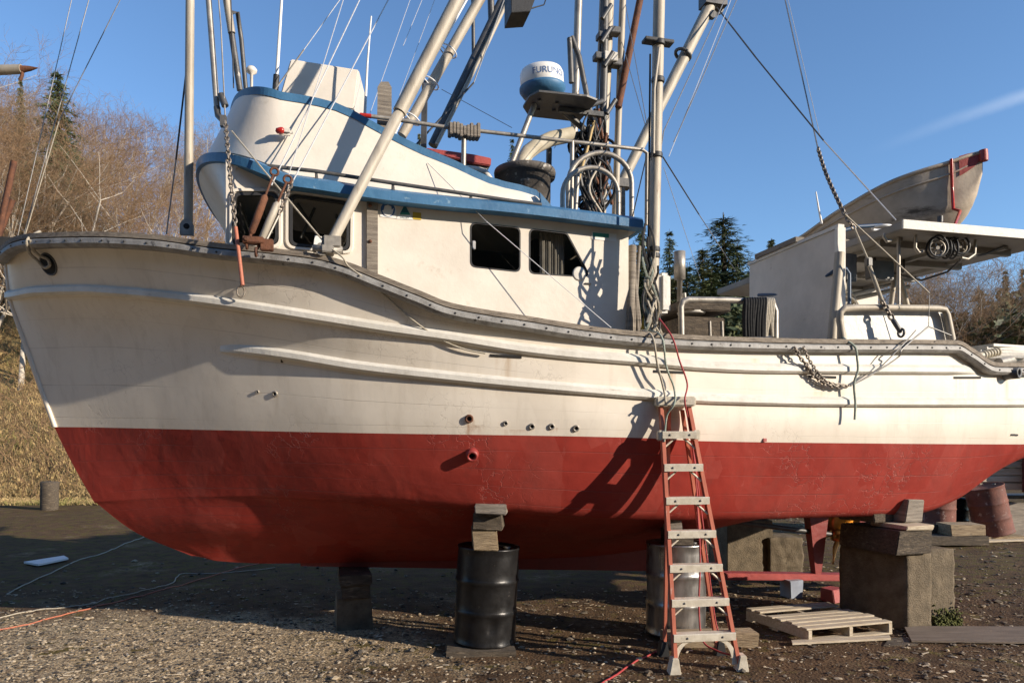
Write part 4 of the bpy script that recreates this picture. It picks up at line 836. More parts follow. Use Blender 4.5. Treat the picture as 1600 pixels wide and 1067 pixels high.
# ------------------------------------------------------------------ wires
def line(name, pts, r, mat, sag=0):
    """pts: (px, py, w)"""
    V = [B(*p) for p in pts]; o = []
    for i in range(len(V) - 1):
        k = 10 if sag else 1
        for j in range(k): t = j / k; o.append(V[i].lerp(V[i + 1], t) - UP * sag * 4 * t * (1 - t))
    o.append(V[-1]); return part_tube(name, o, r, mat, 5)
for a in [((581, -40, .9), (424, 290, 1.78), .0055, WIREL), ((628, -40, .9), (455, 288, 1.78), .0055, WIREL), ((549, -40, .9), (450, 277, 1.78), .004, WIREL), ((560, -40, .9), (475, 78, 1.0), .004, WIREL), ((475, 78, 1.0), (430, 140, 1.0), .007, GALV),
          ((655, -40, .2), (578, 178, .8), .003, WIREL), ((676, -40, -.3), (630, 72, .2), .003, WIREL), ((694, -40, -.3), (624, 150, -.4), .003, WIREL),
          ((121, -40, -.2), (26, 376, 0), .004, WIRE), ((150, -40, 0), (36, 372, 0), .0045, WIRE), ((208, -40, .3), (92, 190, .1), .0045, WIRE), ((92, 190, .1), (38, 372, 0), .005, ROPE),
          ((291, 112, 1.0), (275, 250, .9), .008, WIRED), ((275, 250, .9), (260, 366, .9), .006, WIRE), ((338, -40, 1.35), (345, 40, 1.38), .006, GALV), ((345, 40, 1.38), (352, 190, 1.42), .006, GALV),
          ((360, -20, .8), (365, 138, .8), .006, WIRED), ((1120, 12, -.4), (1180, 89, .5), .009, WIRED), ((1180, 89, .5), (1287, 220, 1.2), .008, WIRED), ((1287, 220, 1.2), (1400, 344, 1.85), .007, WIREL),
          ((1142, -20, 0), (1037, 205, 1.7), .006, WIRE), ((1160, -20, 0), (1053, 222, 1.4), .006, WIRE), ((1150, -20, 0), (1045, 245, 1.5), .004, WIREL), ((1037, 205, 1.7), (1030, 250, 1.8), .006, WIRE),
          ((1036, 246, 1.8), (1092, 335, .6), .007, WIRED), ((1092, 335, .6), (1150, 424, -.5), .005, WIRE), ((1037, 262, 1.8), (1095, 438, -.6), .003, WIREL),
          ((976, 0, .0), (1010, 190, 1.5), .004, WIRE), ((970, 60, 0), (1008, 195, 1.5), .004, WIRE), ((740, 130, -1.5), (647, 230, -.6), .012, WIRED), ((795, -20, -1), (740, 130, -1.5), .008, WIREL), ((690, 140, -2), (800, 200, -1.5), .004, WIRED), ((884, 200, .2), (866, 232, .2), .003, WIRE),
          ((1218, -40, 0), (1278, 232, 1.0), .008, WIRE), ((1222, -40, 0), (1282, 215, 1.0), .004, WIREL), ((1030, 80, 1.95), (1018, 250, 1.95), .006, WIRED), ((1010, 245, 1.4), (988, 340, 1.2), .006, WIRED), ((1016, 85, 1.93), (1012, 480, 1.93), .009, HOSEK),
          ((668, 255, 1.45), (760, 346, 1.75), .003, WIREL), ((760, 346, 1.75), (955, 512, 1.95), .0035, WIREL), ((362, 205, 1.5), (405, 258, 1.78), .007, ROPE), ((405, 258, 1.78), (510, 383, 1.92), .007, ROPE), ((1320, 335, 1.9), (1452, 458, 2.0), .008, ROPE), ((1020, 480, 1.96), (1012, 505, 1.97), .02, ROPE)]:
    line('rigging_wire', a[:2], a[2], a[3])
# ------------------------------------------------------------------ stern shelter
zr = 4.1; sA_, wA_ = 3.55, 1.85
mb = MB(); sE = 5.55; th = .085
poly = [(sA_, wA_), (sE, wA_), (5.35, -.1), (5.2, -1.6), (sA_ - .1, -1.6), (sA_ - .1, -.1)]
mb.prism([W(s, w, zr) for s, w in poly], -UP * th); ROOFG = M('shelter_roof_shade_grey', (.26, .24, .21), (.19, .175, .15), 4, .6, bump=.15, bscale=20, c3=(.18, .15, .12), t3=.6, w3=.12, s3=5); mb.build('shelter_roof', ROOFG, boat, bevel=.01)  # white roof coloured dark grey to stand for its shaded underside
mb = MB(); mb.box(W((sA_ + sE) / 2, wA_ + .012, zr - th / 2 + .004), (sE - sA_ + .02, .022, th + .004), (AFT, PORT, UP)); mb.build('roof_white_edge', WHITE2, boat)  # strip added so the roof's sunlit edge stays white
mb = MB()
for w in (1.45, .8, .1, -.6): mb.box(W((sA_ + sE) / 2 - .1, w, zr - th - .035), (sE - sA_ - .3, .06, .07), ax)
for s in (3.75, 4.5, 5.1): mb.box(W(s, .3, zr - th - .02), (.05, 2.6, .04), ax)
mb.build('roof_beams', ROOFG, boat)
sp = 3.0; zt = ZL(357, S(1313, 1.6), 1.6)
mb = MB(); mb.hexa([W(sp, -.02, 2.3), W(sp + .04, -.02, 2.3), W(sp + .04, 1.58, 2.3), W(sp, 1.58, 2.3), W(sp, -.02, zt + .0), W(sp + .04, -.02, zt + .0), W(sp + .04, 1.6, zt), W(sp, 1.6, zt)]); mb.build('shelter_wall', GREYB, boat)
mb = MB(); mb.box(W(sp + .02, .79, zt + .02), (.07, 1.66, .035), ax); mb.box(W(sp + .01, 1.615, (zt + 2.3) / 2), (.09, .05, zt - 2.3), ax); mb.build('shelter_wall_edging', WHITE2, boat)
# inside of the shelter: bulkhead, posts, gear
mb = MB(); mb.box(W(4.4, -.4, 3.55), (1.5, .05, .75), ax); mb.build('shelter_bulkhead', WHITE2, boat)
for a, b, w, r in (((1398, 400), (1418, 480), .9, .03), ((1402, 400), (1392, 478), 1.1, .028), ((1330, 460), (1410, 440), .8, .02), ((1320, 470), (1420, 448), .6, .025), ((1404, 352), (1404, 478), 1.6, .02), ((1312, 395), (1300, 530), 1.66, .05)):
    part_tube('shelter_post', [B(*a, w), B(*b, w)], r, PALEP if r > .02 else GALV, 8)
mb = MB()
for i in range(10): mb.torus(B(1308 + random.uniform(-8, 22), 470 + random.uniform(-25, 40), 1.3), (PORT + AFT * random.uniform(-.8, .8)).normalized(), random.uniform(.05, .11), .016, 14, 6)
mb.build('coiled_hoses', ROPE, boat)
mb = MB(); c = B(1325, 420, 1.2); mb.box(c, (.14, .12, .30), ax); mb.box(c + AFT * .4, (.3, .1, .2), ax); mb.build('shelter_junction_box', DARKP, boat, bevel=.01)
part_tube('shelter_hose', [B(1185, 461, .2), B(1230, 460, .7), B(1280, 440, 1.2), B(1305, 422, 1.62), B(1322, 420, 1.62), B(1327, 428, 1.62), B(1327, 475, 1.62)], .018, HOSEB, 8)
part_tube('roof_hose', [B(1312, 362, 1.5), B(1340, 354, 1.5), B(1378, 352, 1.5)], .02, HOSEB, 8)
mb = MB(); mb.tube([B(1402, 358, 1.75), B(1470, 360, 1.75), B(1532, 363, 1.75)], .03, 10); hp = mb.build('block_hanger_pipe', GALV, boat)
for x0, y0, x1, y1 in ((1382, 365, 1390, 378), (1431, 362, 1440, 395), (1524, 372, 1500, 405)):
    mb = MB(); mb.tube([B(x0, y0, 1.7), B(x0 - 1, y1 - 8, 1.7), B((x0 + x1) / 2, y1, 1.7), B(x1 + 2, y1 - 2, 1.7)], .016, 8); mb.build('steel_hook', GALV, boat)
part_tube('roof_cable', [B(1352, 420, 1.0), B(1400, 428, 1.2), B(1440, 438, 1.3), B(1480, 425, 1.5), B(1503, 405, 1.6), B(1540, 397, 1.6), B(1585, 378, 1.6)], .012, DARKP, 6)
# white bin front with a pipe frame on the quarter
mb = MB(); q = [B(1318, 531, 1.74), B(1484, 531, 1.74), B(1476, 486, 1.74), B(1317, 486, 1.74)]; mb.prism(q, -PORT * .04); mb.build('bin_panel', SILVER, boat)
mb = MB(); mb.tube([B(1317, 531, 1.80), B(1312, 500, 1.80), B(1313, 488, 1.80), B(1320, 481.5, 1.80), B(1340, 481, 1.80), B(1400, 481, 1.80), B(1465, 482, 1.80), B(1476, 484, 1.80), B(1480, 492, 1.80), B(1488, 531, 1.80)], .034, 10); mb.build('bin_pipe_frame', PALEP, boat)
mb = MB(); mb.prism([B(1478, 486, 1.55), B(1486, 531, 1.55), B(1490, 531, 1.78), B(1480, 486, 1.78)], AFT * .02); mb.build('bin_end_panel', WHITE2, boat)
mb = MB(); mb.tube([B(1065, 526, 1.86), B(1064, 480, 1.86), B(1067, 471, 1.86), B(1075, 468, 1.86), B(1140, 469, 1.86), B(1198, 472, 1.86), B(1208, 475, 1.86), B(1212, 486, 1.86), B(1212, 529, 1.86)], .028, 10); mb.build('rope_rail', GALV, boat)
# deck gear forward of the shelter
mb = MB(); mb.box(W(S(1070, .9), .9, ZL(490, S(1070, .9), .9)), (.56, .9, .09), ax); mb.box(W(S(1070, .9), .9, ZL(512, S(1070, .9), .9) - .2), (.48, .8, .5), ax); mb.build('hatch_box', WOODD, boat, bevel=.01)
mb = MB(); mb.lathe([(.03, -.5), (.03, .15), (.062, .15), (.062, .45), (.02, .46)], B(1062, 458, .7), UP, 16); mb.build('stove_pipe', GALV, boat)
mb = MB(); mb.box(B(1034, 460, 1.2), (.12, .2, .40), ax); mb.build('silver_tank', SILVER, boat, bevel=.03)
mb = MB(); c = B(1080, 486, 1.2); mb.lathe([(.14, -.03), (.15, 0), (.13, .04), (.05, .05)], c, UP, 16); mb.build('white_basin', WHITE2, boat)
mb = MB()
for x in (1110, 1129): mb.tube([B(x, 530, 1.3), B(x - 1, 502, 1.3)], .014, 6)
mb.tube([B(1070, 470, 1.2), B(1069, 458, 1.2)], .02, 6); mb.build('deck_stanchion', GALV, boat)
mb = MB()
for x0, x1, r in ((984, 988, .04), (997, 989, .02), (1001, 985, .02), (990, 999, .018)): mb.tube([B(x0, 518, 1.65), B(x1, 385, 1.5)], r, 7)
mb.build('upright_poles', WOODG, boat)
mb = MB(); mb.hexa([B(1001, 515, 1.8), B(1007, 516, 1.8), B(1007, 516, 1.75), B(1001, 515, 1.75), B(1010, 466, 1.8), B(1014, 467, 1.8), B(1014, 467, 1.75), B(1010, 466, 1.75)]); mb.build('yellow_paddle', YELLOW, boat)
mb = MB(); mb.hexa([B(1005, 353, 1.6), B(1008, 353, 1.6), B(1008, 353, -1.6), B(1005, 353, -1.6), B(1005, 366, 1.6), B(1008, 366, 1.6), B(1008, 366, -1.6), B(1005, 366, -1.6)]); mb.build('eave_end_board', WOODB, boat)
for k, (mat, n) in enumerate(((ROPE, 9), (WIRED, 6), (ROPEG, 4))):
    mb = MB()
    for i in range(n):
        x0 = random.uniform(1006, 1024); x1 = random.uniform(1008, 1030); y0 = random.uniform(330, 440); pts = [B(x0 + (x1 - x0) * t + 5 * math.sin(9 * t + i), y0 + (520 - y0) * t, 1.93 + .05 * math.sin(7 * t + i * 2)) for t in [j / 10 for j in range(11)]]; mb.tube(pts, .011, 5)
    mb.build('lashing', mat, boat)
# stern bits and coiled gear beyond the step in the rail
mb = MB()
for i in range(5): mb.box(B(1548 + i * 4, 560 - i * 1.5, .9) + UP * i * .02, (.7, .35, .03), ((AFT + PORT * (.3 - .1 * i)).normalized(), (PORT - AFT * (.3 - .1 * i)).normalized(), UP))
mb.build('stacked_boards', WHITE2, boat)
mb = MB(); mb.tube([B(1530, 556, 1.2), B(1560, 549, 1.2)], .04, 10)
for i in range(6): mb.torus(B(1537 + i * 4.4, 554.4 - i * 1.03, 1.2), (B(1560, 549, 1.2) - B(1530, 556, 1.2)).normalized(), .042, .01, 14, 5)
mb.build('ribbed_pipe', PVC, boat)
# bulwark line at the stern
mb = MB(); mb.tube([B(1560, 566, 1.2), B(1590, 560, 1.0), B(1620, 566, .8)], .05, 10); mb.build('stern_pipe', GALV, boat)
# ------------------------------------------------------------------ hanging gear: things of their own
def rope_thing(name, V, r, mat, label, cat, group=None, n=6): mb = MB(); mb.tube(V, r, n); return tag(mb.build(name, mat), label, cat, group)
def smooth_path(V, k=6):
    V = [Vector(v) for v in V]; o = []
    for i in range(len(V) - 1):
        p0 = V[i - 1] if i else V[0]; p3 = V[i + 2] if i + 2 < len(V) else V[-1]; p1, p2 = V[i], V[i + 1]
        for j in range(k): t = j / k; o.append(.5 * (2 * p1 + (p2 - p0) * t + (2 * p0 - 5 * p1 + 4 * p2 - p3) * t * t + (3 * p1 - p0 - 3 * p2 + p3) * t ** 3))
    return o + [V[-1]]
def chain(mb, V, link=.05, r=.0075):
    d = [0]
    for a, b in zip(V, V[1:]): d.append(d[-1] + (b - a).length)
    n = max(2, int(d[-1] / (link * .72)))
    for i in range(n):
        t = d[-1] * (i + .5) / n; j = max(0, min(len(V) - 2, int(np.searchsorted(d, t)) - 1)); u = (t - d[j]) / max(1e-6, d[j + 1] - d[j]); p = V[j].lerp(V[j + 1], u); tg = (V[j + 1] - V[j]).normalized(); nn = tg.orthogonal().normalized()
        nn = Matrix.Rotation(R(45 + 90 * (i % 2)), 3, tg) @ nn; mb.torus(p, nn, link * .30, r, 10, 5, stretch=(tg, 1.75))
mb = MB(); V = smooth_path([B(352, 190, 1.6), B(356, 235, 1.75), B(362, 300, 1.84), B(368, 355, 1.9)]); chain(mb, V, .05, .007)
ch1 = tag(mb.build('hanging_chain', CHAIN), 'chain with an orange sleeve hanging past the foremost wheelhouse window', 'chain')
mb = MB(); mb.tube([B(368, 355, 1.9), B(373, 395, 1.95), B(379, 446, 1.98)], .016, 8); mb.build('orange_sleeve', ORANGEC, ch1)
mb = MB(); c = HULL(380, 455, .04)[0]; mb.torus(c, PORT, .03, .007, 14, 6, stretch=(UP, 1.5)); mb.torus(c + UP * .07, AFT, .025, .006, 12, 6); mb.build('shackle', CHAIN, ch1)
def turnbuckle(a, b, w, mat, label):
    A, B2 = B(*a, w), B(*b, w); d = (B2 - A).normalized(); o = thing('turnbuckle', A, label, 'turnbuckle', 'rigging screws hanging at the wheelhouse front')
    mb = MB(); L_ = (B2 - A).length; mb.lathe([(.012, 0), (.028, .02), (.03, L_ * .45), (.026, L_ - .02), (.012, L_)], A, d, 12); mb.build('barrel', mat, o)
    mb = MB(); mb.tube([A - d * .18, A], .010, 8); mb.torus(A - d * .2, PORT, .03, .010, 14, 6); mb.build('eye_bolt', RUST, o); mb = MB(); mb.tube([B2, B2 + d * .06], .012, 8); mb.torus(B2 + d * .09, AFT, .03, .011, 14, 6); mb.build('eye_bolt', RUST, o); return o
turnbuckle((415, 305), (392, 366), 1.93, RUST, 'rusty brown turnbuckle slanting across the foremost wheelhouse window')
turnbuckle((434, 316), (407, 378), 1.95, PALEP, 'pale worn turnbuckle beside the rusty one in front of the wheelhouse')
mb = MB(); chain(mb, smooth_path([B(457, 282, 1.8), B(447, 306, 1.85), B(436, 336, 1.9)]), .05, .008); tag(mb.build('hanging_chain', CHAIN), 'short chain above the split stay between the two forward wheelhouse windows', 'chain')
mb = MB(); mb.tube([B(436, 336, 1.9), B(414, 380, 1.96)], .010, 6); mb.tube([B(432, 334, 1.9), B(409, 376, 1.96)], .008, 6); tag(mb.build('split_stay', GALV), 'twin grey rods below the short chain by the pale turnbuckle', 'rigging stay')
mb = MB(); c = B(396, 376, 1.95); mb.box(c, (.16, .08, .05), ax); mb.box(c + AFT * .10 - UP * .03, (.10, .06, .09), ax); mb.lathe([(.02, -.05), (.02, .05)], c - AFT * .05, PORT, 8)
mb.build('chainplate', RUST, boat, bevel=.006)
# the slack wire running from the hinge over the rail and down the side
V = [B(510, 383, 1.92), B(535, 402, 1.98)] + [HULL(px, py, .085 if py < 440 else .02)[0] for px, py in ((548, 416), (575, 436))] + [HULL(px, py, .03)[0] for px, py in ((610, 468), (650, 503), (690, 530), (725, 545), (758, 552))]
rope_thing('slack_wire', smooth_path(V), .008, ROPE, 'pale slack line trailing from the trolling pole hinge down the white planking', 'rope')
# mooring line through the hawse
V = [B(62, 362, .55)] + [HULL(px, py, o)[0] for px, py, o in ((60, 372, .10), (61, 392, .09), (66, 405, .05), (74, 417, .03), (82, 414, .03), (78, 405, .02), (70, 398, .05), (66, 386, .09), (64, 372, .10))]
mo = rope_thing('mooring_line', smooth_path(V), .014, ROPE, 'short mooring line looped over the bow rail into the hawse hole', 'rope')
# long chain stay on the quarter
o = thing('chain_stay', B(1410, 526, 1.9), 'long chain and rope tackle slanting down to the white bin on the stern quarter', 'rigging stay')
mb = MB(); chain(mb, smooth_path([B(1278, 232, 1.0), B(1292, 275, 1.3), B(1320, 335, 1.7), B(1335, 357, 1.75)]), .06, .009); mb.build('upper_chain', CHAIN, o)
mb = MB(); mb.tube([B(1335, 357, 1.75), B(1357, 408, 1.8)], .011, 8); mb.tube([B(1357, 412, 1.8), B(1378, 470, 1.84)], .02, 8); mb.build('wire_pennant', ROPE, o)
mb = MB(); mb.box(B(1357, 410, 1.8), (.06, .06, .09), ax); mb.build('coupling', DARKP, o, bevel=.01)
mb = MB(); chain(mb, [B(1378, 470, 1.84), B(1394, 498, 1.87)], .07, .011); mb.build('lower_chain', CHAIN, o)
mb = MB(); a, b = B(1394, 498, 1.87), B(1408, 520, 1.9); mb.lathe([(.01, 0), (.024, .02), (.024, (b - a).length - .02), (.01, (b - a).length)], a, b - a, 10); mb.torus(b, AFT, .04, .012, 14, 6); mb.build('tensioner', DARKP, o)
# chain and line looped over the side
V = [HULL(px, py, .09)[0] for px, py in ((1232, 545), (1240, 560))] + [HULL(px, py, .075)[0] for px, py in ((1252, 571),)] + [HULL(px, py, .05)[0] for px, py in ((1262, 583), (1280, 598), (1300, 604), (1322, 603))]
o = thing('looped_chain', V[0], 'chain looped over the guard on the quarter and tied back with thin lines', 'chain')
mb = MB(); chain(mb, smooth_path(V), .05, .008); mb.build('chain_loop', CHAIN, o)
V2 = [HULL(1322, 603, .05)[0], HULL(1350, 588, .07)[0], HULL(1390, 560, .1)[0], B(1410, 545, 2.12), B(1451, 510, 1.95)]; mb = MB(); mb.tube(smooth_path(V2), .008, 6); mb.tube([B(1451, 510, 1.95), B(1486, 524, 1.9)], .007, 6); mb.tube([B(1451, 510, 1.95), B(1452, 460, 2.0)], .004, 5)
V3 = [HULL(1325, 602, .05)[0], HULL(1360, 578, .09)[0], B(1412, 537, 2.12), B(1431, 516, 1.93)]; mb.tube(smooth_path(V3), .006, 6); mb.build('tie_lines', WIRE, o)
mb = MB(); chain(mb, smooth_path([HULL(1244, 545, .1)[0], HULL(1258, 568, .08)[0], HULL(1285, 596, .05)[0], HULL(1318, 603, .05)[0]]), .04, .006); mb.build('second_chain', CHAIN, o)
V = [B(1318, 528, 1.9), B(1324, 533, 2.08)] + [HULL(px, py, .10)[0] for px, py in ((1324, 545), (1327, 562), (1328, 580))] + [HULL(px, py, .085)[0] for px, py in ((1324, 600), (1326, 630), (1325, 656))]
rope_thing('hanging_rope', smooth_path(V), .011, ROPEG, 'green and white rope end hanging down the side below the bin', 'rope')
# ropes and hoses hung on the rail
o = thing('hose_hank', B(1180, 527, 1.9), 'black hoses draped in a hank over the pipe rail', 'hose'); mb = MB()
for i in range(9):
    x = 1163 + i * 4.0; x2 = x + random.uniform(-5, 5); mb.tube(smooth_path([B(x, 526, 1.80), B(x - 1, 490, 1.80), B(x + 1, 471, 1.82), B(x + 1, 467, 1.87), B(x + 2, 472, 1.92), B((x + x2) / 2, 500, 1.93), B(x2, 526, 1.92)]), .017, 7)
mb.build('hose_loops', HOSEK, o)
o = thing('rope_hank', B(1202, 527, 1.9), 'pale rope hank hung on the pipe rail beside the black hoses', 'rope'); mb = MB()
for i in range(5):
    x = 1198 + i * 2.6; mb.tube(smooth_path([B(x - 2, 524, 1.82), B(x, 490, 1.80), B(x, 471, 1.82), B(x, 467, 1.88), B(x + 1, 474, 1.93), B(x - 1, 500, 1.94), B(x + random.uniform(-7, 3), 526, 1.93)]), .012, 6)
mb.build('rope_loops', ROPE, o)
# pulley blocks
def block(px, py, w, r, face, label, mat=GALV):
    c = B(px, py, w); o = thing('pulley_block', c, label, 'pulley', 'pulley blocks hung under the stern shelter'); f = Vector(face).normalized(); u = (UP - f * UP.dot(f)).normalized(); v = f.cross(u)
    mb = MB(); mb.torus(c, f, r * .88, r * .12, 24, 8)
    mb.lathe([(r * .22, -.02), (r * .22, .02)], c, f, 12)
    for k in range(5):
        an = 2 * math.pi * k / 5 + .3; d = u * math.cos(an) + v * math.sin(an); mb.tube([c + d * r * .18, c + d * r * .82], r * .085, 6)
    mb.build('sheave', mat, o)
    mb = MB()
    for sg in (-1, 1): mb.tube([c + f * sg * .035 + u * r * (1.08 * math.cos(q) + .32 * max(0, math.cos(q)) ** 3) + v * r * 1.04 * math.sin(q) for q in [2 * math.pi * i / 20 for i in range(21)]], .011, 6)
    mb.torus(c + u * r * 1.6, v, r * .22, .009, 12, 6); mb.tube([c + u * r * 1.8, c + u * (r * 1.8 + .10)], .012, 6); mb.build('cheek_frame', BLACK, o); return o
fc = PORT * .95 - AFT * .3
block(1464, 388, 1.75, .088, fc, 'pale spoked pulley block hanging foremost from the shelter pipe'); block(1484, 390, 1.72, .085, AFT + PORT * .25, 'pulley block hanging edge-on in the middle of the shelter pipe', BLACK); block(1500, 386, 1.7, .075, fc, 'spoked pulley block hanging aftmost from the shelter pipe', PALEP)
block(1360, 413, .75, .085, AFT * .9 + PORT * .5, 'dark pulley block foremost of the shaded row inside the shelter', DARKP); block(1385, 413, .75, .085, PORT + AFT * .4, 'dark pulley block in the middle of the shaded row inside the shelter', DARKP); block(1405, 414, .75, .085, PORT * .6 + AFT, 'dark pulley block aftmost of the shaded row inside the shelter', DARKP)
mb = MB(); mb.tube([B(1358, 400, .75), B(1410, 402, .75)], .014, 8); mb.build('inner_hanger_pipe', GALV, boat)
# ------------------------------------------------------------------ skiff on the shelter roof, bow swung out over the rail
kb_, ks_ = B(1535, 240, 1.5), B(1240, 380, -.5); hd = Vector((kb_.x - ks_.x, kb_.y - ks_.y, 0)); SL = hd.length; hd.normalize(); hn = Vector((hd.y, -hd.x, 0))
def pxw(p): return CX + p.x * F / p.y
def zw(py, p): return CAMH + (HZ - py) * p.y / F
GUN = pchip([(1210, 390), (1235, 380), (1310, 330), (1400, 281), (1480, 255), (1538, 238), (1560, 236)]); KEE = pchip([(1210, 420), (1300, 412), (1400, 394), (1470, 370), (1500, 350), (1524, 312), (1535, 272), (1541, 244)])
skiff = thing('skiff', Vector(((kb_.x + ks_.x) / 2, (kb_.y + ks_.y) / 2, zr)), 'weathered grey skiff with a red bow lashed on the stern shelter roof', 'skiff'); rings = []; NS = 40
for i in range(NS + 1):
    t = i / NS; c = Vector((ks_.x, ks_.y, 0)) + hd * SL * t; hb = .60 * min(1, (.82 + .6 * t)) * (1 - max(0, (t - .40) / .60) ** 2.4); hb = max(hb, .012)
    g = c + hn * hb; zg = zw(GUN(pxw(g)), g); zk = min(zw(KEE(pxw(c)), c), zg - .01); dz = zg - zk
    side = [(hb, 0), (hb * .965, .20), (hb * .90, .42), (hb * .81, .66), (hb * .74, .80), (hb * .4, .93), (0, 1)]
    rings.append([c + hn * b_ + UP * (zg - dz * k) for b_, k in side] + [c - hn * b_ + UP * (zg - dz * k) for b_, k in side[-2::-1]])
mb = MB(); NT = 36; wk = .55
mb.loft(rings); mb.add(rings[0], [tuple(range(13))]); mb.build('skiff_hull', SKIFF, skiff)
mb = MB()
for sg in (0, -1): mb.tube([r[sg] for r in rings], .022, 8)
for k in (1, 11): mb.tube([r[k] + (r[k] - r[6]).normalized() * .004 for r in rings[:-2]], .012, 6)
mb.build('gunwale_rail', SKIFF, skiff)
mb = MB(); k = [r for r in rings[NT + 1:]]; rr = [[r[0].lerp(r[6], -.04) + hn * .012, r[1] + hn * .012, r[2].lerp(r[1], .5) + hn * .012] for r in k]; mb.loft(rr); rr = [[r[12].lerp(r[6], -.04) - hn * .012, r[11] - hn * .012, r[10].lerp(r[11], .5) - hn * .012] for r in k]; mb.loft(rr)
tip = rings[-1][0]; mb.tube([tip + hd * .01 + UP * .02, rings[-1][1] + hd * .015, rings[-1][2] + hd * .015], .045, 10); mb.build('red_bow_cap', REDP, skiff)
mb = MB(); mb.tube([rings[-5][0] + hn * .03 + UP * .02, rings[-5][2] + hn * .03, rings[-5][4] + hn * .03, B(1500, 330, 1.5), B(1488, 362, 1.84)], .017, 6); tag(mb.build('red_strap', REDL), 'red lashing strap from the skiff bow down to the shelter edge', 'strap')
part_tube('roof_stub', [W(4.95, 1.3, zr), W(4.95, 1.3, zr + .17)], .035, DARKP, 10); part_tube('roof_stub', [B(1469, 355, 1.5), B(1469, 338, 1.5)], .03, DARKP, 8)
mb = MB(); mb.torus(B(1378, 356, 1.5), UP, .09, .014, 16, 6); mb.build('roof_ring', STKW, boat)
part_tube('whip_antenna', [B(1284, 350, .6), B(1279, 325, .6), B(1275, 300, .6)], [.014, .010, .007], CREAM, 6)
# roof blocks that carry the skiff
for s, z_ in ((3.6, zr + .03), (4.6, zr + .03), (sp + .02, zt + .06)): mb = MB(); mb.box(W(s, wk, z_), (.12, .8, .06), ax); mb.build('skiff_chock', WOODG, boat, bevel=.006)
# ------------------------------------------------------------------ step ladder
def gpt(px, py): p = G(px, py); return Vector((p.x, p.y, gz(p.x, p.y)))
lad = thing('step_ladder', gpt(1105, 1053), 'orange fibreglass step ladder with worn metal steps standing against the hull', 'step ladder')
FL, FR = gpt(1053, 1050), gpt(1158, 1047); TLq, TRq = P(1030, 634, 6.42), P(1078, 634, 6.42); BLq, BRq = P(1043, 640, 6.5), P(1068, 640, 6.5); bl, br = gpt(1038, 985), gpt(1126, 990); bl.y, br.y = min(bl.y, 6.62), min(br.y, 6.62)
bl = Vector((bl.x * 1, 6.60, gz(bl.x, 6.6))); br = Vector((br.x, 6.60, gz(br.x, 6.6))); bl.x = (1036 - CX) * 6.6 / F; br.x = (1124 - CX) * 6.6 / F
def chan(a, b, side, w=.085, t=.03, fl=.012):          # a channel-section rail
    d = (b - a).normalized(); x = Vector((1, 0, 0)); x = (x - d * x.dot(d)).normalized(); y = d.cross(x); mb = MB()
    prof = [(-side * t, -w / 2), (0, -w / 2), (0, w / 2), (-side * t, w / 2), (-side * t, w / 2 - fl), (-side * fl * .6, w / 2 - fl), (-side * fl * .6, -w / 2 + fl), (-side * t, -w / 2 + fl)]
    mb.loft([[a + x * p + y * q for p, q in prof], [b + x * p + y * q for p, q in prof]], closed=True, smooth=False); return mb
chan(FL, TLq, -1).build('front_rail', FIBR, lad); chan(FR, TRq, 1).build('front_rail', FIBR, lad); chan(bl, BLq, -1, .06, .025).build('rear_rail', FIBR, lad); chan(br, BRq, 1, .06, .025).build('rear_rail', FIBR, lad)
fn = (TLq - FL).normalized().cross(Vector((1, 0, 0))).normalized(); fn = fn if fn.y < 0 else -fn
for k in range(7):
    t = (.128 + k * .1262) if k < 7 else 0; a, b = FL.lerp(TLq, t), FR.lerp(TRq, t); x = (b - a); wd = x.length; x.normalize(); c = (a + b) / 2 + Vector((0, -.012, 0))
    mb = MB(); Y_ = Vector((0, 1, 0)); Z_ = UP
    pr_ = [(-.05, -.03), (-.052, .026), (-.046, .032), (.046, .032), (.05, .026), (.05, -.01), (.042, -.01), (.042, .022), (-.042, .022), (-.042, -.03)]
    mb.loft([[a + x * .004 + Y_ * (p - .012) + Z_ * q for p, q in pr_], [b - x * .004 + Y_ * (p - .012) + Z_ * q for p, q in pr_]], closed=True, smooth=False)
    mb.add([a + x * .004 + Y_ * (p - .012) + Z_ * q for p, q in pr_], [tuple(range(10))]); mb.add([b - x * .004 + Y_ * (p - .012) + Z_ * q for p, q in pr_], [tuple(range(10))])
    for e in (.22, .78): mb.lathe([(.010, 0), (.008, .004), (.0001, .006)], a.lerp(b, e) + Y_ * -.064, -Y_, 10, 1)
    mb.build('step', [STEPM, DARKP], lad)
    if k:
        for q, e in ((a, 1), (b, -1)):
            mb = MB(); mb.tube([q + x * e * .012 + Y_ * -.03 - Z_ * .115 - (TLq - FL).normalized() * 0, q + x * e * .11 + Y_ * -.03 - Z_ * .03], .010, 6); mb.build('step_brace', STEPM, lad)
    else:
        for q, e, f_ in ((a, 1, FL), (b, -1, FR)):
            mb = MB(); rr = []
            for i in range(9):
                u = i / 8; an = u * math.pi / 2; rr.append(q + x * e * (.012 + .12 * (1 - math.cos(an))) + Y_ * -.05 - Z_ * (.03 + .20 * (1 - math.sin(an))))
            mb.loft([[p - x * .02 * e, p + x * .02 * e - Z_ * .006, p + x * .02 * e + Y_ * .012, p - x * .02 * e + Y_ * .012] for p in rr], closed=True, smooth=False); mb.build('corner_brace', STEPM, lad)
mb = MB(); c = (TLq + TRq) / 2 + UP * .035 + Vector((0, .02, 0)); mb.box(c, (.34, .19, .085))
cap_ = mb.build('top_cap', STEPM, lad, bevel=.012)
flat_text('cap_lettering', 'STEP', .030, c + Vector((.06, -.0975, 0)), Vector((1, 0, 0)), UP, DARKP, cap_)
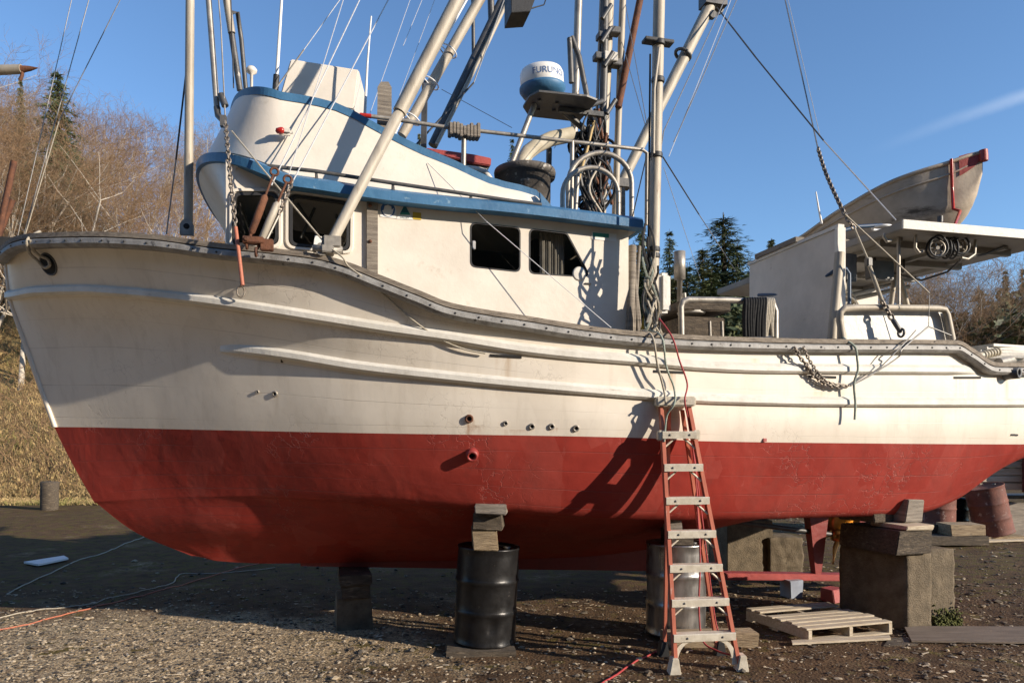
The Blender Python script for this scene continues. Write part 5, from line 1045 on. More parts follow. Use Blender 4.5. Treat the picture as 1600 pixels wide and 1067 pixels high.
for q, e in ((TLq, -1), (TRq, 1)):
    d = (FL - TLq).normalized() if e < 0 else (FR - TRq).normalized(); mb = MB(); mb.box(q + d * .26, (.06, .10, .09)); mb.build('rail_bracket', STEPM, lad, bevel=.01)
for q, e in ((FL, -1), (FR, 1), (bl, -1), (br, 1)):
    mb = MB(); mb.hexa([q + Vector(v) for v in ((-.05, -.06, -.005), (.05, -.06, -.005), (.05, .06, -.005), (-.05, .06, -.005), (-.022, -.05, .13), (.03, -.05, .13), (.03, .05, .13), (-.022, .05, .13))]); mb.build('foot', STEPM if q.y < 6.4 else BLACK, lad, bevel=.006)
# lines tied to the ladder head
rope_thing('ladder_line', smooth_path([B(1004, 516, 1.95), HULL(1010, 530, .13)[0], HULL(1018, 570, .12)[0], HULL(1030, 610, .10)[0], P(1040, 629, 6.3)]), .010, ROPE, 'pale line from the rail pole down to the left end of the ladder head', 'rope')
rope_thing('ladder_line', smooth_path([B(1014, 516, 1.95), HULL(1024, 530, .13)[0], HULL(1032, 575, .12)[0], HULL(1045, 605, .10)[0], P(1054, 630, 6.3), P(1042, 650, 6.34), P(1038, 690, 6.33)]), .009, ROPEG, 'greenish line knotted round the middle of the ladder head', 'rope')
rope_thing('red_hose', smooth_path([B(1030, 498, 1.95), HULL(1040, 530, .13)[0], HULL(1052, 565, .12)[0], HULL(1064, 600, .12)[0], P(1070, 626, 6.3), P(1076, 660, 6.40), P(1086, 730, 6.5), P(1090, 800, 6.5), P(1094, 870, 6.48), P(1092, 950, 6.45), P(1098, 1000, 6.4), P(1120, 1016, 6.3), P(1140, 1022, 6.2), P(1158, 1024, 6.15)]), .008, REDC, 'red cord hanging from the rail behind the step ladder to the ground', 'cord')
rope_thing('red_hose', smooth_path([P(1076, 655, 6.43), P(1083, 700, 6.52), P(1096, 800, 6.52), P(1106, 880, 6.5), P(1118, 970, 6.5), P(1128, 995, 6.45)]), .006, REDC, 'thinner red cord looping down inside the ladder rails', 'cord')
# ------------------------------------------------------------------ drums
def drum(name, base, mat, label, h=.88, r=.29, tilt=(0, 0), group=None, dent=0):
    base = Vector(base); ax_ = (UP + Vector((tilt[0], tilt[1], 0))).normalized(); o = thing(name, base, label, 'drum', group); mb = MB()
    prof = [(r * .96, .012), (r * 1.02, .0), (r * 1.03, .016), (r, .03)]
    for z in (.33, .65): prof += [(r, h * z - .03), (r * 1.012, h * z - .02), (r * 1.035, h * z), (r * 1.012, h * z + .02), (r, h * z + .03)]
    prof += [(r, h - .03), (r * 1.03, h - .016), (r * 1.02, h), (r * .96, h - .006), (r * .955, h - .02), (.001, h - .02)]
    n = 48; z = ax_; a = Vector((1, 0, 0)); a = (a - z * a.dot(z)).normalized(); b = z.cross(a); vs = []
    fine = []
    for (r0, h0), (r1, h1) in zip(prof, prof[1:]):
        k = max(1, int((h1 - h0) / .05)); fine += [(r0 + (r1 - r0) * i / k, h0 + (h1 - h0) * i / k) for i in range(k)]
    fine.append(prof[-1])
    for rr, hh in fine:
        for j in range(n):
            an = 2 * math.pi * j / n; d = 0
            if dent: d = -.045 * math.exp(-((an - 4.95) / .16) ** 2 - ((hh - .2) / .06) ** 2) + .006 * noise.noise(Vector((math.cos(an) * 2, math.sin(an) * 2, hh * 4)))
            else: d = .008 * noise.noise(Vector((math.cos(an) * 2, math.sin(an) * 2, hh * 4 + base.x)))
            vs.append(base + z * hh + (a * math.cos(an) + b * math.sin(an)) * (rr + (d if rr > r * .9 else 0)))
    mb.add(vs, [(i * n + j, i * n + (j + 1) % n, (i + 1) * n + (j + 1) % n, (i + 1) * n + j) for i in range(len(fine) - 1) for j in range(n)], 0, True)
    mb.build('drum_shell', mat, o)
    mb = MB(); q = base + z * (h - .018) + a * r * .6; mb.lathe([(.035, 0), (.035, .015), (.02, .018)], q, z, 12); mb.build('bung', DARKP, o); return o
def timber(name, p, size, yaw, mat, label, cat='timber block', group=None, bev=.008, tilt=0, z=None):
    """p: centre of the base"""
    mb = MB(); a = Vector((math.cos(R(yaw)), math.sin(R(yaw)), 0)); b = Vector((-a.y, a.x, 0)); c = Vector(p) + UP * size[2] / 2; axx = (a, b, UP)
    if tilt: M_ = Matrix.Rotation(R(tilt), 3, b); axx = (M_ @ a, b, M_ @ UP)
    # a little irregular, like sawn and battered baulks
    rnd = random.Random(int(p[0] * 991 + p[1] * 577 + size[2] * 7919)); k = .018
    o = [c + axx[0] * sx * size[0] / 2 + b * sy * size[1] / 2 + axx[2] * sz * size[2] / 2 + Vector((rnd.uniform(-k, k), rnd.uniform(-k, k), rnd.uniform(-k, k) * .5)) for sz in (-1, 1) for sx, sy in ((-1, -1), (1, -1), (1, 1), (-1, 1))]
    mb.hexa(o); return tag(mb.build(name, mat, bevel=bev), label, cat, group)
d1 = Vector(((757 - CX) * 6.9 / F, 6.9, 0)); d1.z = gz(d1.x, d1.y)
timber('timber_pad', (d1.x - .04, 6.86, d1.z - .05), (.64, .64, .09), 3, WOODD, 'thin timber pad under the near black drum', 'timber pad')
drum('steel_drum', (d1.x, 6.9, d1.z + .04), DRUMK, 'dented glossy black steel drum standing forward of the ladder under the hull', h=.89, r=.285, tilt=(.045, 0), dent=1)
zt_ = d1.z + .925
def onpix(x0, x1, Y): return ((x0 + x1) / 2 - CX) * Y / F, (x1 - x0) * Y / F
hz = lambda x, y: (lambda h: h[0].z if h[0] else 2)(BVH.ray_cast(Vector((x, y, .2)), Vector((0, 0, 1))))
x_, w_ = onpix(735, 775, 6.62); timber('timber_block', (x_, 6.78, zt_), (w_, .40, .185), 4, WOODB, 'pale battered timber block lying on the near black drum', group='blocking under the bilge', tilt=0)
x_, w_ = onpix(741, 786, 6.6); timber('timber_block', (x_, 6.74, zt_ + .187), (w_, .36, .15), -3, WOODD, 'dark cracked block in the middle of the stack on the near drum', group='blocking under the bilge')
x_, w_ = onpix(741, 793, 6.5); timber('timber_wedge', (x_, 6.60, zt_ + .340), (w_, .26, .075), 2, WOODG, 'topmost grey timber wedge between the hull and the near drum stack', 'wedge', group='blocking under the bilge', tilt=2)
d2 = Vector(((1056 - CX) * 7.25 / F, 7.25, 0)); d2.z = gz(d2.x, d2.y)
timber('timber_beam', (1.83, 6.86, gz(1.8, 6.86) - .01), (.86, .16, .15), 1, WOODB, 'sawn beam lying behind the step ladder feet in front of the shiny drum', 'timber beam')
drum('steel_drum', (d2.x, 7.25, d2.z + .03), DRUMS, 'shiny worn steel drum standing behind the step ladder', h=.88, r=.285)
zt2 = d2.z + .90; x_, w_ = onpix(1043, 1078, 7.1); timber('timber_block', (x_, 7.22, zt2), (w_, .4, .14), 3, WOODD, 'lower dark block on the shiny drum behind the ladder', group='blocking under the bilge')
x_, w_ = onpix(1044, 1066, 7.05); timber('timber_block', (x_, 7.15, zt2 + .142), (w_, .3, .17), -4, WOODG, 'upper grey block on the shiny drum behind the ladder', group='blocking under the bilge')
# keel blocks under the forefoot
kx = (554 - CX) * 7.75 / F; kz = gz(kx, 7.7); kb = ZL(884, S(554, 0), 0)
timber('concrete_block', (kx + .0, 7.7, kz - .02), (.36, .5, .34), 14, CONC, 'squat concrete block at the foot of the forward keel stack', 'concrete block'); h_ = kb - kz - .32
timber('timber_block', (kx - .0, 7.72, kz + .322), (.27, .6, h_ * .55), 14, WOODD, 'dark baulk in the middle of the forward keel stack', group='keel blocking'); timber('timber_block', (kx + .0, 7.74, kz + .324 + h_ * .55), (.31, .7, h_ * .45 - .01), 14, WOODD, 'dark timber block at the top of the forward keel stack', group='keel blocking')
for px, s_, lab in ():
    q = W(S(px, 0), 0, 0); zk = ZL(889, S(px, 0), 0); g_ = gz(q.x, q.y); timber('timber_block', (q.x, q.y, g_ - .02), (.3, .6, max(.1, zk - g_ + .015)), 14, WOODD, lab, group='keel blocking')
# ------------------------------------------------------------------ concrete blocks and blocking under the quarter
def rough_block(name, corner, fx, dx, h, mat, label, seed=0, n=14, amp=.011):
    """a cast block: corner = near bottom corner, fx along the front, dx along the depth"""
    o = thing(name, corner, label, 'concrete block', 'concrete blocks under the stern quarter'); mb = MB(); bm = bmesh.new(); bmesh.ops.create_cube(bm, size=1); bmesh.ops.subdivide_edges(bm, edges=bm.edges, cuts=n, use_grid_fill=True)
    c = Vector(corner); fx, dx = Vector(fx), Vector(dx)
    for v in bm.verts:
        p = c + fx * (v.co.x + .5) + dx * (v.co.y + .5) + UP * (v.co.z + .5) * h; m = max(abs(v.co.x), abs(v.co.y)) + abs(v.co.z)
        ed = sum(1 for q in v.co if abs(abs(q) - .5) < .02); q = p * 9 + Vector((seed, 0, 0)); k = noise.fractal(q, .7, 2.1, 4) * amp
        out = (p - (c + fx / 2 + dx / 2 + UP * h / 2)).normalized(); ch = noise.noise(p * 7 + Vector((seed, 3, 1))); p += out * (k * .7 - (.006 if ed >= 2 else 0) - (.010 if ed == 3 else 0) - (.05 * max(0, ch - .12) if ed >= 2 else 0)); v.co = p
    bm.verts.index_update(); mb.add([v.co.copy() for v in bm.verts], [[v.index for v in f.verts] for f in bm.faces], 0, True); bm.free(); mb.build('cast_body', mat, o); return o
gA = gpt(1418, 986); fX, dX = Vector((.93, .30, 0)), Vector((-.50, .87, 0))
A0 = Vector((gA.x, gA.y, gA.z - .03)); rough_block('concrete_block', A0, fX * .33, dX * .78, .80, CONC, 'rough concrete block with a shaded side, carrying the timbers under the stern quarter', 1)
B0 = A0 + fX * .36 + dX * .05; rough_block('concrete_block', B0, fX * .34, dX * .7, .82, CONC, 'rough concrete block with moss at its foot, right of the timber-bearing one', 5)
mb = MB(); rm = random.Random(3)
for i in range(420):
    t = rm.random(); p = B0 + fX * (.02 + .36 * t) - dX * rm.uniform(.0, .06) + UP * (.03 + abs(rm.gauss(0, .07))); mb.lathe([(.001, -.012), (.014, 0), (.001, .013)], p, (rm.gauss(0, 1), rm.gauss(0, 1), 1), 5)
tag(mb.build('moss', MOSS, fixn=False), 'green moss growing round the foot of the concrete block', 'moss', kind='stuff')
zA = A0.z + .80; cA = A0 + fX * .15 + dX * .34
ya = math.degrees(math.atan2(fX.y, fX.x))
timber('timber_beam', (cA.x - .04, cA.y + .0, zA), (.42, .80, .24), ya, WOODD, 'thick dark beam lying on the concrete block under the quarter', 'timber beam', 'blocking under the quarter')
timber('timber_plank', (cA.x + .06, cA.y - .15, zA + .242), (.34, .5, .05), ya, WOODP, 'pale plank end between the thick beam and the leaning blocks', 'timber plank', 'blocking under the quarter')
timber('timber_block', (cA.x - .18, cA.y + .1, zA + .294), (.30, .5, .24), ya, WOODD, 'dark block above the pale plank end, the left of two', group='blocking under the quarter', tilt=-3); timber('timber_block', (cA.x + .12, cA.y + .06, zA + .294), (.24, .5, .24), ya, WOODG, 'grey peeling block above the pale plank end, the right of two', group='blocking under the quarter', tilt=3)
# ------------------------------------------------------------------ pallet and boards on the ground
pal = thing('pallet', gpt(1300, 990), 'pale wooden pallet lying in front of the concrete blocks', 'pallet')
pC = P(1262, 985, 6.93); pC.z = gz(pC.x, pC.y); pu, pv = Vector((.955, .30, 0)), Vector((-.34, .94, 0)); PL_, PD = 1.0, .92
for k in range(3):
    mb = MB(); mb.box(pC + pu * (.03 + (PL_ - .06) * k / 2) + pv * PD / 2 + UP * .075, (.045, PD, .09), (pu, pv, UP)); mb.build('stringer', WOODP, pal, bevel=.004)
rp_ = random.Random(4)
for k in range(8):
    if k == 5: continue
    mb = MB(); mb.box(pC + pu * (PL_ / 2 + rp_.uniform(-.02, .02)) + pv * (.045 + (PD - .09) * k / 7) + UP * (.131 + rp_.uniform(0, .006)), (PL_, .09, .018), ((pu + pv * rp_.uniform(-.02, .02)).normalized(), pv, UP)); mb.build('deck_board', WOODP, pal, bevel=.003)
for k in range(3):
    mb = MB(); mb.box(pC + pu * PL_ / 2 + pv * (.05 + (PD - .1) * k / 2) + UP * .02, (PL_, .09, .018), (pu, pv, UP)); mb.build('bottom_board', WOODP, pal, bevel=.003)
def sheet(name, pts, th, mat, label, cat, dz=.012, group=None):
    mb = MB(); V = [gpt(*p) for p in pts]; zz = max(v.z for v in V) + dz; mb.prism([Vector((v.x, v.y, zz)) for v in V], UP * th); return tag(mb.build(name, mat, bevel=.003), label, cat, group)
sheet('plywood_sheet', [(1424, 1008), (1720, 1012), (1700, 985), (1412, 984)], .016, M('brown_plywood', (.20, .155, .115), (.12, .09, .065), 3, .85, bump=.3, bscale=20, stretch=(1, 6, 6)), 'brown plywood sheet lying flat right of the pallet', 'plywood')
sheet('plank', [(1380, 1012), (1434, 1010), (1440, 999), (1390, 999)], .02, WOODD, 'dark board under the near corner of the plywood sheet', 'plank', dz=-.012)
sheet('plank', [(1238, 1012), (1392, 1004), (1390, 999), (1236, 1007)], .02, WOODP, 'loose pale board on the ground along the front of the pallet', 'plank')
sheet('plank', [(37, 882), (60, 886), (107, 876), (100, 872)], .03, STKW, 'white plank lying on the bare ground off the bow', 'plank', dz=.02)
sheet('plank', [(1456, 851), (1600, 846), (1590, 838), (1480, 842)], .03, WOODP, 'long pale board lying under the stacked timbers by the rusty drum', 'plank')
# ------------------------------------------------------------------ gear in the yard behind the stern
q = gpt(1505, 853); timber('timber_beam', (q.x - .10, q.y + .25, q.z + .03), (1.15, .5, .17), 4, WOODD, 'dark reddish beam lying on the pale board behind the stern', 'timber beam')
timber('timber_block', (q.x + .12, q.y + .28, q.z + .202), (.66, .45, .2), 3, WOODB, 'square sawn block sitting on the dark beam behind the stern'); timber('timber_block', (q.x - .42, q.y + .55, q.z + .202), (.4, .3, .16), 8, WOODD, 'charred block beside the square sawn block behind the stern')
q = gpt(1556, 842); timber('timber_plank', (q.x, q.y, q.z), (.95, .5, .09), 6, WOODB, 'flat plank under the tilted rusty drum', 'timber plank'); drum('rusty_drum', (q.x - .02, q.y, q.z + .12), DRUMR, 'rusty pinkish drum tilted to the left on a plank behind the stern', h=.95, r=.34, tilt=(-.24, 0))
q = gpt(1464, 842); drum('rusty_drum', (q.x, q.y, q.z), DRUMR, 'upright rusty drum half hidden by the run of the hull', h=.95, r=.31, tilt=(.03, 0)); q = gpt(1478, 838); drum('rusty_drum', (q.x + .3, q.y + .8, q.z), DRUMR, 'second upright rusty drum close behind the half hidden one', h=1.0, r=.3)
q = gpt(1506, 833); drum('black_drum', (q.x, q.y + .4, q.z), DRUMK, 'small black drum between the upright and the tilted rusty drums', h=.7, r=.30)
q = gpt(1585, 838); o = thing('trestle_table', q, 'low black steel trestle carrying the lumber behind the tilted drum', 'trestle'); mb = MB(); mb.box(q + Vector((.3, .5, .78)), (1.9, .8, .06)); mb.build('table_top', DARKP, o, bevel=.006)
for sx in (-.35, 1.0): mb = MB(); mb.tube([q + Vector((sx, .5, 0)), q + Vector((sx, .5, .75))], .09, 10); mb.build('leg', WOODG, o)
timber('post_stump', (q.x - .02, q.y + .1, q.z - .02), (.42, .4, .70), 10, WOODG, 'thick sawn post under the near end of the trestle', 'post')
for k in range(6):
    qq = P(1556, 770, 15.4); timber('lumber_board', (qq.x - .1 + .05 * (k % 2), 15.0, q.z + .95 + k * .145), (1.35, .5, .125), 2, WOODP, ('lowest', 'second', 'third', 'fourth', 'fifth', 'topmost')[k] + ' pale board of the lumber stack beyond the stern', 'lumber', 'lumber stack beyond the stern')
for sx in (-.5, .5):
    qq = P(1556, 770, 15.4); mb = MB(); mb.box((qq.x + sx, 15.0, q.z + .475), (.12, .4, .93)); tag(mb.build('lumber_trestle', DARKP, bevel=.01), ('left' if sx < 0 else 'right') + ' dark trestle leg block carrying the pale lumber stack', 'trestle')
q2 = P(1625, 757, 14.6); drum('red_drum', (q2.x, 14.6, .90), M('dark_red_drum', (.16, .03, .025), (.11, .02, .018), 5, .5), 'dark red drum standing on the trestle at the right edge', h=.85, r=.29)
# things in the shade beyond the propeller
qc = gpt(1232, 893); rough_block('concrete_block', Vector((qc.x - .28, qc.y, qc.z - .04)), Vector((.52, .04, 0)), Vector((-.1, .5, 0)), .56, CONC, 'rough rounded concrete lump beyond the propeller', 9, amp=.028)
qc = gpt(1170, 895); timber('concrete_block', (qc.x, qc.y + .4, qc.z - .03), (.75, .6, .78), 12, CONC, 'dark tall concrete block in the shade under the hull by the ladder', 'concrete block')
qc = gpt(1175, 893); timber('dark_beam', (qc.x + .1, qc.y + .3, qc.z + .755), (.9, .35, .10), 10, WOODD, 'dark beam across the tall shaded concrete block', 'timber beam')
qb = gpt(1230, 932); timber('bucket_box', (qb.x + .05, qb.y, qb.z), (.2, .2, .22), 20, M('grey_blue_box', (.26, .30, .36), (.2, .22, .27), 6, .5), 'small grey-blue box behind the pallet', 'box')
qb = gpt(1306, 940); timber('red_can', (qb.x, qb.y + .1, qb.z), (.22, .2, .16), 30, REDP, 'red fuel can lying by the concrete block behind the pallet', 'can')
q3 = gpt(77, 795); mb = MB(); mb.lathe([(.22, -.05), (.235, .2), (.225, .55), (.24, .78), (.2, .8), (.0001, .78)], q3, (UP + Vector((.02, 0, 0))), 20); tag(mb.build('old_stump', WOODD), 'dark weathered post stump at the edge of the bank off the bow', 'post')
# leads across the yard
def ground_line(name, px, r, mat, label, cat='cord'):
    V = []
    for p in px: g = gpt(*p); V.append(g + UP * r * 1.2)
    V2 = smooth_path(V, 8); V2 = [Vector((v.x, v.y, gz(v.x, v.y) + r * .9)) for v in V2]; mb = MB(); mb.tube(V2, r, 6); return tag(mb.build(name, mat), label, cat)
ground_line('extension_lead', [(-60, 992), (0, 984), (60, 972), (130, 956), (200, 938), (262, 922), (320, 904), (398, 882), (470, 872), (560, 862)], .008, ORANGEC, 'orange extension lead running from the lower left corner under the bow')
ground_line('tan_cord', [(-60, 975), (0, 965), (50, 956), (100, 952), (142, 947), (165, 938), (220, 927), (268, 913), (276, 903), (290, 897), (350, 896), (430, 888)], .008, ROPE, 'tan cord snaking beside the orange lead off the bow')
ground_line('tan_cord', [(10, 928), (30, 918), (62, 903), (100, 885), (130, 872), (160, 866), (190, 852), (225, 838)], .009, ROPE, 'tan cord trailing past the white plank off the bow')
ground_line('red_lead', [(930, 1075), (960, 1056), (985, 1038), (1010, 1026), (1045, 1010)], .009, REDC, 'red lead on the ground left of the step ladder feet')
# neighbour's derrick at the left edge
o = thing('rusty_derrick', P(-130, 860, 9.0).xy.to_3d(), 'spar with a rusted spike and leaning rusty legs at the left edge of the yard', 'derrick')
mb = MB(); mb.tube([P(-150, 116, 6.2), P(34, 108.5, 6.2)], [.05, .038], 10); mb.build('spar', PALEP, o); mb = MB(); mb.tube([P(32, 108.5, 6.2), P(46, 107.5, 6.2), P(59, 106.5, 6.2)], [.032, .022, .004], 8); mb.build('spike', RUST, o)
mb = MB(); mb.tube([P(34, 108, 6.2), P(35, 117, 6.2), P(31, 126, 6.2)], .014, 6); mb.build('hook', RUST, o)
for a, b in (((22, 252, 9), (-110, 870, 9)), ((20, 312, 9.2), (-30, 440, 9.2)), ((-150, 116, 6.2), (-230, 1010, 6.6))): mb = MB(); mb.tube([P(*a), P(*b)], .036 if a[0] > 0 else .05, 6); mb.build('leg', RUST, o)
# ------------------------------------------------------------------ loose stone on the ground
def stones(name, n, area, smin, smax, mat, label, seed, dens=None):
    rs = random.Random(seed); mb = MB(); k = 0
    oct_ = [(1, 0, 0), (0, 1, 0), (-1, 0, 0), (0, -1, 0), (0, 0, 1), (0, 0, -1), (.7, .7, .5), (-.7, .7, .5), (-.7, -.7, .5), (.7, -.7, .5)]
    fc_ = [(4, 6, 9), (4, 7, 6), (4, 8, 7), (4, 9, 8), (0, 6, 1), (1, 6, 7), (1, 7, 2), (2, 7, 8), (2, 8, 3), (3, 8, 9), (3, 9, 0), (0, 9, 6), (5, 1, 2), (5, 2, 3), (5, 3, 0), (5, 0, 1)]
    while k < n:
        y = area[2] + (area[3] - area[2]) * rs.random() ** 1.4; x = rs.uniform(-.75, .75) * y if area[0] is None else rs.uniform(area[0], area[1])
        if dens and rs.random() > dens(x, y): k += .05; continue
        s = smin * (smax / smin) ** (rs.random() ** 2.2); sx, sy, sz = s * rs.uniform(.7, 1.4), s * rs.uniform(.7, 1.3), s * rs.uniform(.3, .8); a = rs.uniform(0, 6.28); ca, sa = math.cos(a), math.sin(a); z = gz(x, y)
        vs = []
        for u, v, w in oct_: u, v, w = [q * rs.uniform(.72, 1.15) for q in (u, v, w)]; vs.append((x + (u * ca * sx - v * sa * sy), y + (u * sa * sx + v * ca * sy), z + w * sz + sz * .25))
        mb.add(vs, fc_, rs.randrange(len(mat))); k += 1
    return tag(mb.build(name, mat, fixn=False), label, 'stones', kind='stuff')
ST = [M('stone_tan', (.42, .335, .225), (.30, .235, .155), 12, .9), M('stone_grey', (.20, .165, .12), (.13, .105, .075), 12, .9), M('stone_dark', (.075, .058, .042), (.04, .032, .024), 12, .9), M('stone_dark_brown', (.13, .095, .062), (.08, .06, .04), 12, .9), M('stone_pale', (.48, .40, .29), (.36, .29, .2), 12, .9)]
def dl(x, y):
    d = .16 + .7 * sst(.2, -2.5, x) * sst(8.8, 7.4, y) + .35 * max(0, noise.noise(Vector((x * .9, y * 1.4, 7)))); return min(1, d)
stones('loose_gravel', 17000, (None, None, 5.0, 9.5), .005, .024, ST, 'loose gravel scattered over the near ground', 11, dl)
stones('loose_rubble', 600, (None, None, 5.0, 12), .02, .042, ST[:4], 'larger broken stones scattered across the yard', 12, lambda x, y: .3 + .7 * max(0, noise.noise(Vector((x * .7, y, 2)))))
stones('yard_gravel', 4500, (2.0, 14, 8.4, 22), .012, .045, ST[:4], 'grey gravel over the yard behind the stern', 13)
# chips, bark and twigs trodden into the mud
rs = random.Random(5); mb = MB()
for i in range(1700):
    y = 5 + 4.5 * rs.random() ** 1.3; x = rs.uniform(-.72, .72) * y; a = rs.uniform(0, 6.28); l_ = rs.uniform(.015, .075); w = l_ * rs.uniform(.12, .4); z = gz(x, y) + .006; d = Vector((math.cos(a), math.sin(a), rs.uniform(-.2, .2))) * l_ / 2; e = Vector((-math.sin(a), math.cos(a), rs.uniform(-.3, .3))) * w / 2; c = Vector((x, y, z + .004)); th = Vector((0, 0, .004))
    mb.hexa([c - d - e, c + d - e * .6, c + d + e * .5, c - d + e, c - d - e + th, c + d - e * .6 + th, c + d + e * .5 + th, c - d + e + th], rs.randrange(3))
tag(mb.build('wood_chips', [WOODP, WOODD, WOODB], fixn=False), 'wood chips and twigs trodden into the mud', 'wood chips', kind='stuff')
# ------------------------------------------------------------------ trees and undergrowth
BARKP = M('pale_alder_bark', (.60, .53, .43), (.42, .365, .29), 6, .9, c3=(.12, .095, .07), t3=.6, w3=.1, s3=4)
TWIG = M('brown_twigs', (.30, .185, .095), (.20, .12, .062), .6, .9)
TWIG2 = M('grey_twigs', (.33, .24, .15), (.22, .155, .095), .6, .9)
BARKD = M('dark_conifer_bark', (.11, .085, .065), (.06, .045, .035), 6, .9)
NEED = M('spruce_needles', (.095, .115, .040), (.036, .054, .020), .9, .75, c3=(.085, .10, .03), t3=.56, w3=.12, s3=1.6)
NEEDY = M('hemlock_needles', (.15, .15, .050), (.055, .068, .024), .8, .75, c3=(.15, .13, .045), t3=.54, w3=.12, s3=1.5)
SHRUB = M('evergreen_leaves', (.085, .105, .032), (.032, .046, .015), .8, .7, c3=(.11, .10, .04), t3=.56, w3=.12, s3=1.2)
class Segs:
    def __init__(s): s.a = []
    def mesh(s, n=3):
        A = np.array([x[0] for x in s.a]); Bq = np.array([x[1] for x in s.a]); r0 = np.array([x[2] for x in s.a])[:, None]; r1 = np.array([x[3] for x in s.a])[:, None]
        d = Bq - A; d /= np.linalg.norm(d, axis=1)[:, None] + 1e-9; up = np.where(np.abs(d[:, 2:3]) > .9, np.array([[1., 0, 0]]), np.array([[0, 0, 1.]])); u = np.cross(d, up); u /= np.linalg.norm(u, axis=1)[:, None]; v = np.cross(d, u); vs = []
        for j in range(n): c, q = math.cos(2 * math.pi * j / n), math.sin(2 * math.pi * j / n); vs.append((A + (u * c + v * q) * r0, Bq + (u * c + v * q) * r1))
        V = np.stack([x for p in vs for x in p], 1).reshape(-1, 3); mb = MB(); mb.v = [tuple(x) for x in V]; k = 2 * n
        for i in range(len(A)):
            for j in range(n): j2 = (j + 1) % n; mb.f.append((i * k + 2 * j, i * k + 2 * j2, i * k + 2 * j2 + 1, i * k + 2 * j + 1))
        mb.m = [0] * len(mb.f); mb.sm = [True] * len(mb.f); return mb
def bare_tree(seed, H, lean=.1, stems=1, twr=.009):
    rs = random.Random(seed); big, tw = Segs(), Segs()
    def grow(p, d, L_, r, lvl):
        n = 5 if lvl == 0 else 4; seg = L_ / n
        for i in range(n):
            d = (d + Vector((rs.gauss(0, 1), rs.gauss(0, 1), rs.gauss(0, .6))) * (.07 + .05 * lvl) + Vector((0, 0, .05 if lvl < 3 else .02))).normalized(); q = p + d * seg; r2 = r * (.80 if lvl else .84)
            (big if lvl < 2 else tw).a.append((tuple(p), tuple(q), r, r2)); t = (i + 1) / n
            if lvl < 4:
                k = (0 if i < 1 else 3 if lvl == 0 else 2)
                if lvl == 3: k = 1 + (rs.random() < .3)
                for _ in range(k):
                    a = rs.uniform(0, 6.28); o = d.orthogonal().normalized(); o = (o * math.cos(a) + d.cross(o) * math.sin(a)); ang = rs.uniform(.45, .95); nd = (d * math.cos(ang) + o * math.sin(ang)).normalized()
                    grow(q, nd, L_ * rs.uniform(.38, .62) * (1.12 - .45 * t if lvl == 0 else 1), max(r2 * rs.uniform(.4, .62), twr * (.6 if lvl > 2 else 1)), lvl + 1)
            p, r = q, r2
    for s_ in range(stems):
        a = rs.uniform(0, 6.28); d = Vector((math.cos(a) * lean * (1 + 2 * (stems > 1)), math.sin(a) * lean * (1 + 2 * (stems > 1)), 1)).normalized(); grow(Vector((math.cos(a) * .15 * (stems > 1), math.sin(a) * .15 * (stems > 1), -.3)), d, H * rs.uniform(.75, .9), H * .0145 / (1 + .35 * (stems > 1)), 0)
    return big.mesh(5), tw.mesh(3)
def conifer(seed, H, width, dens=1.7, droop=.25, ragged=.3):
    rs = random.Random(seed); tr = MB(); tr.tube([(0, 0, -.5), (H * .004, 0, H * .5), (0, 0, H)], [H * .016, H * .009, .01], 7); mb = MB(); z = H * .04
    while z < H * .985:
        f = z / H; ln0 = width * (1 - f) ** .85 + .12; nb = int((6 + 7 * (1 - f)) * dens)
        for b in range(nb):
            if rs.random() < ragged * .4: continue
            a = rs.uniform(0, 6.28); ln = ln0 * rs.uniform(.5, 1.12); dr = droop * rs.uniform(.5, 1.5); dx = Vector((math.cos(a), math.sin(a), 0)); pz = z + rs.uniform(-.15, .15); n = max(3, int(ln / .22))
            for i in range(n):
                t = (i + .6) / n; p = dx * ln * t + Vector((0, 0, pz + ln * (.18 * t - dr * t * t * 1.6))); s = (.20 + .26 * (1 - t)) * (.55 + .5 * (1 - f)) * rs.uniform(.7, 1.35) * (H / 14) ** .4
                for _ in range(5):
                    sd = Vector((rs.gauss(0, 1), rs.gauss(0, 1), rs.gauss(0, .45))).normalized(); e = (dx * .6 + sd).normalized(); q = e.orthogonal().normalized(); q = (q + Vector((0, 0, rs.uniform(-.6, .6)))).normalized(); c = p + sd * s * .45
                    mb.add([c - e * s * .5, c + q * s * .16, c + e * s * .8 - Vector((0, 0, s * .28)), c - q * s * .16], [(0, 1, 2, 3)])
        z += H * .022 * rs.uniform(.75, 1.3) + .05
    return tr, mb
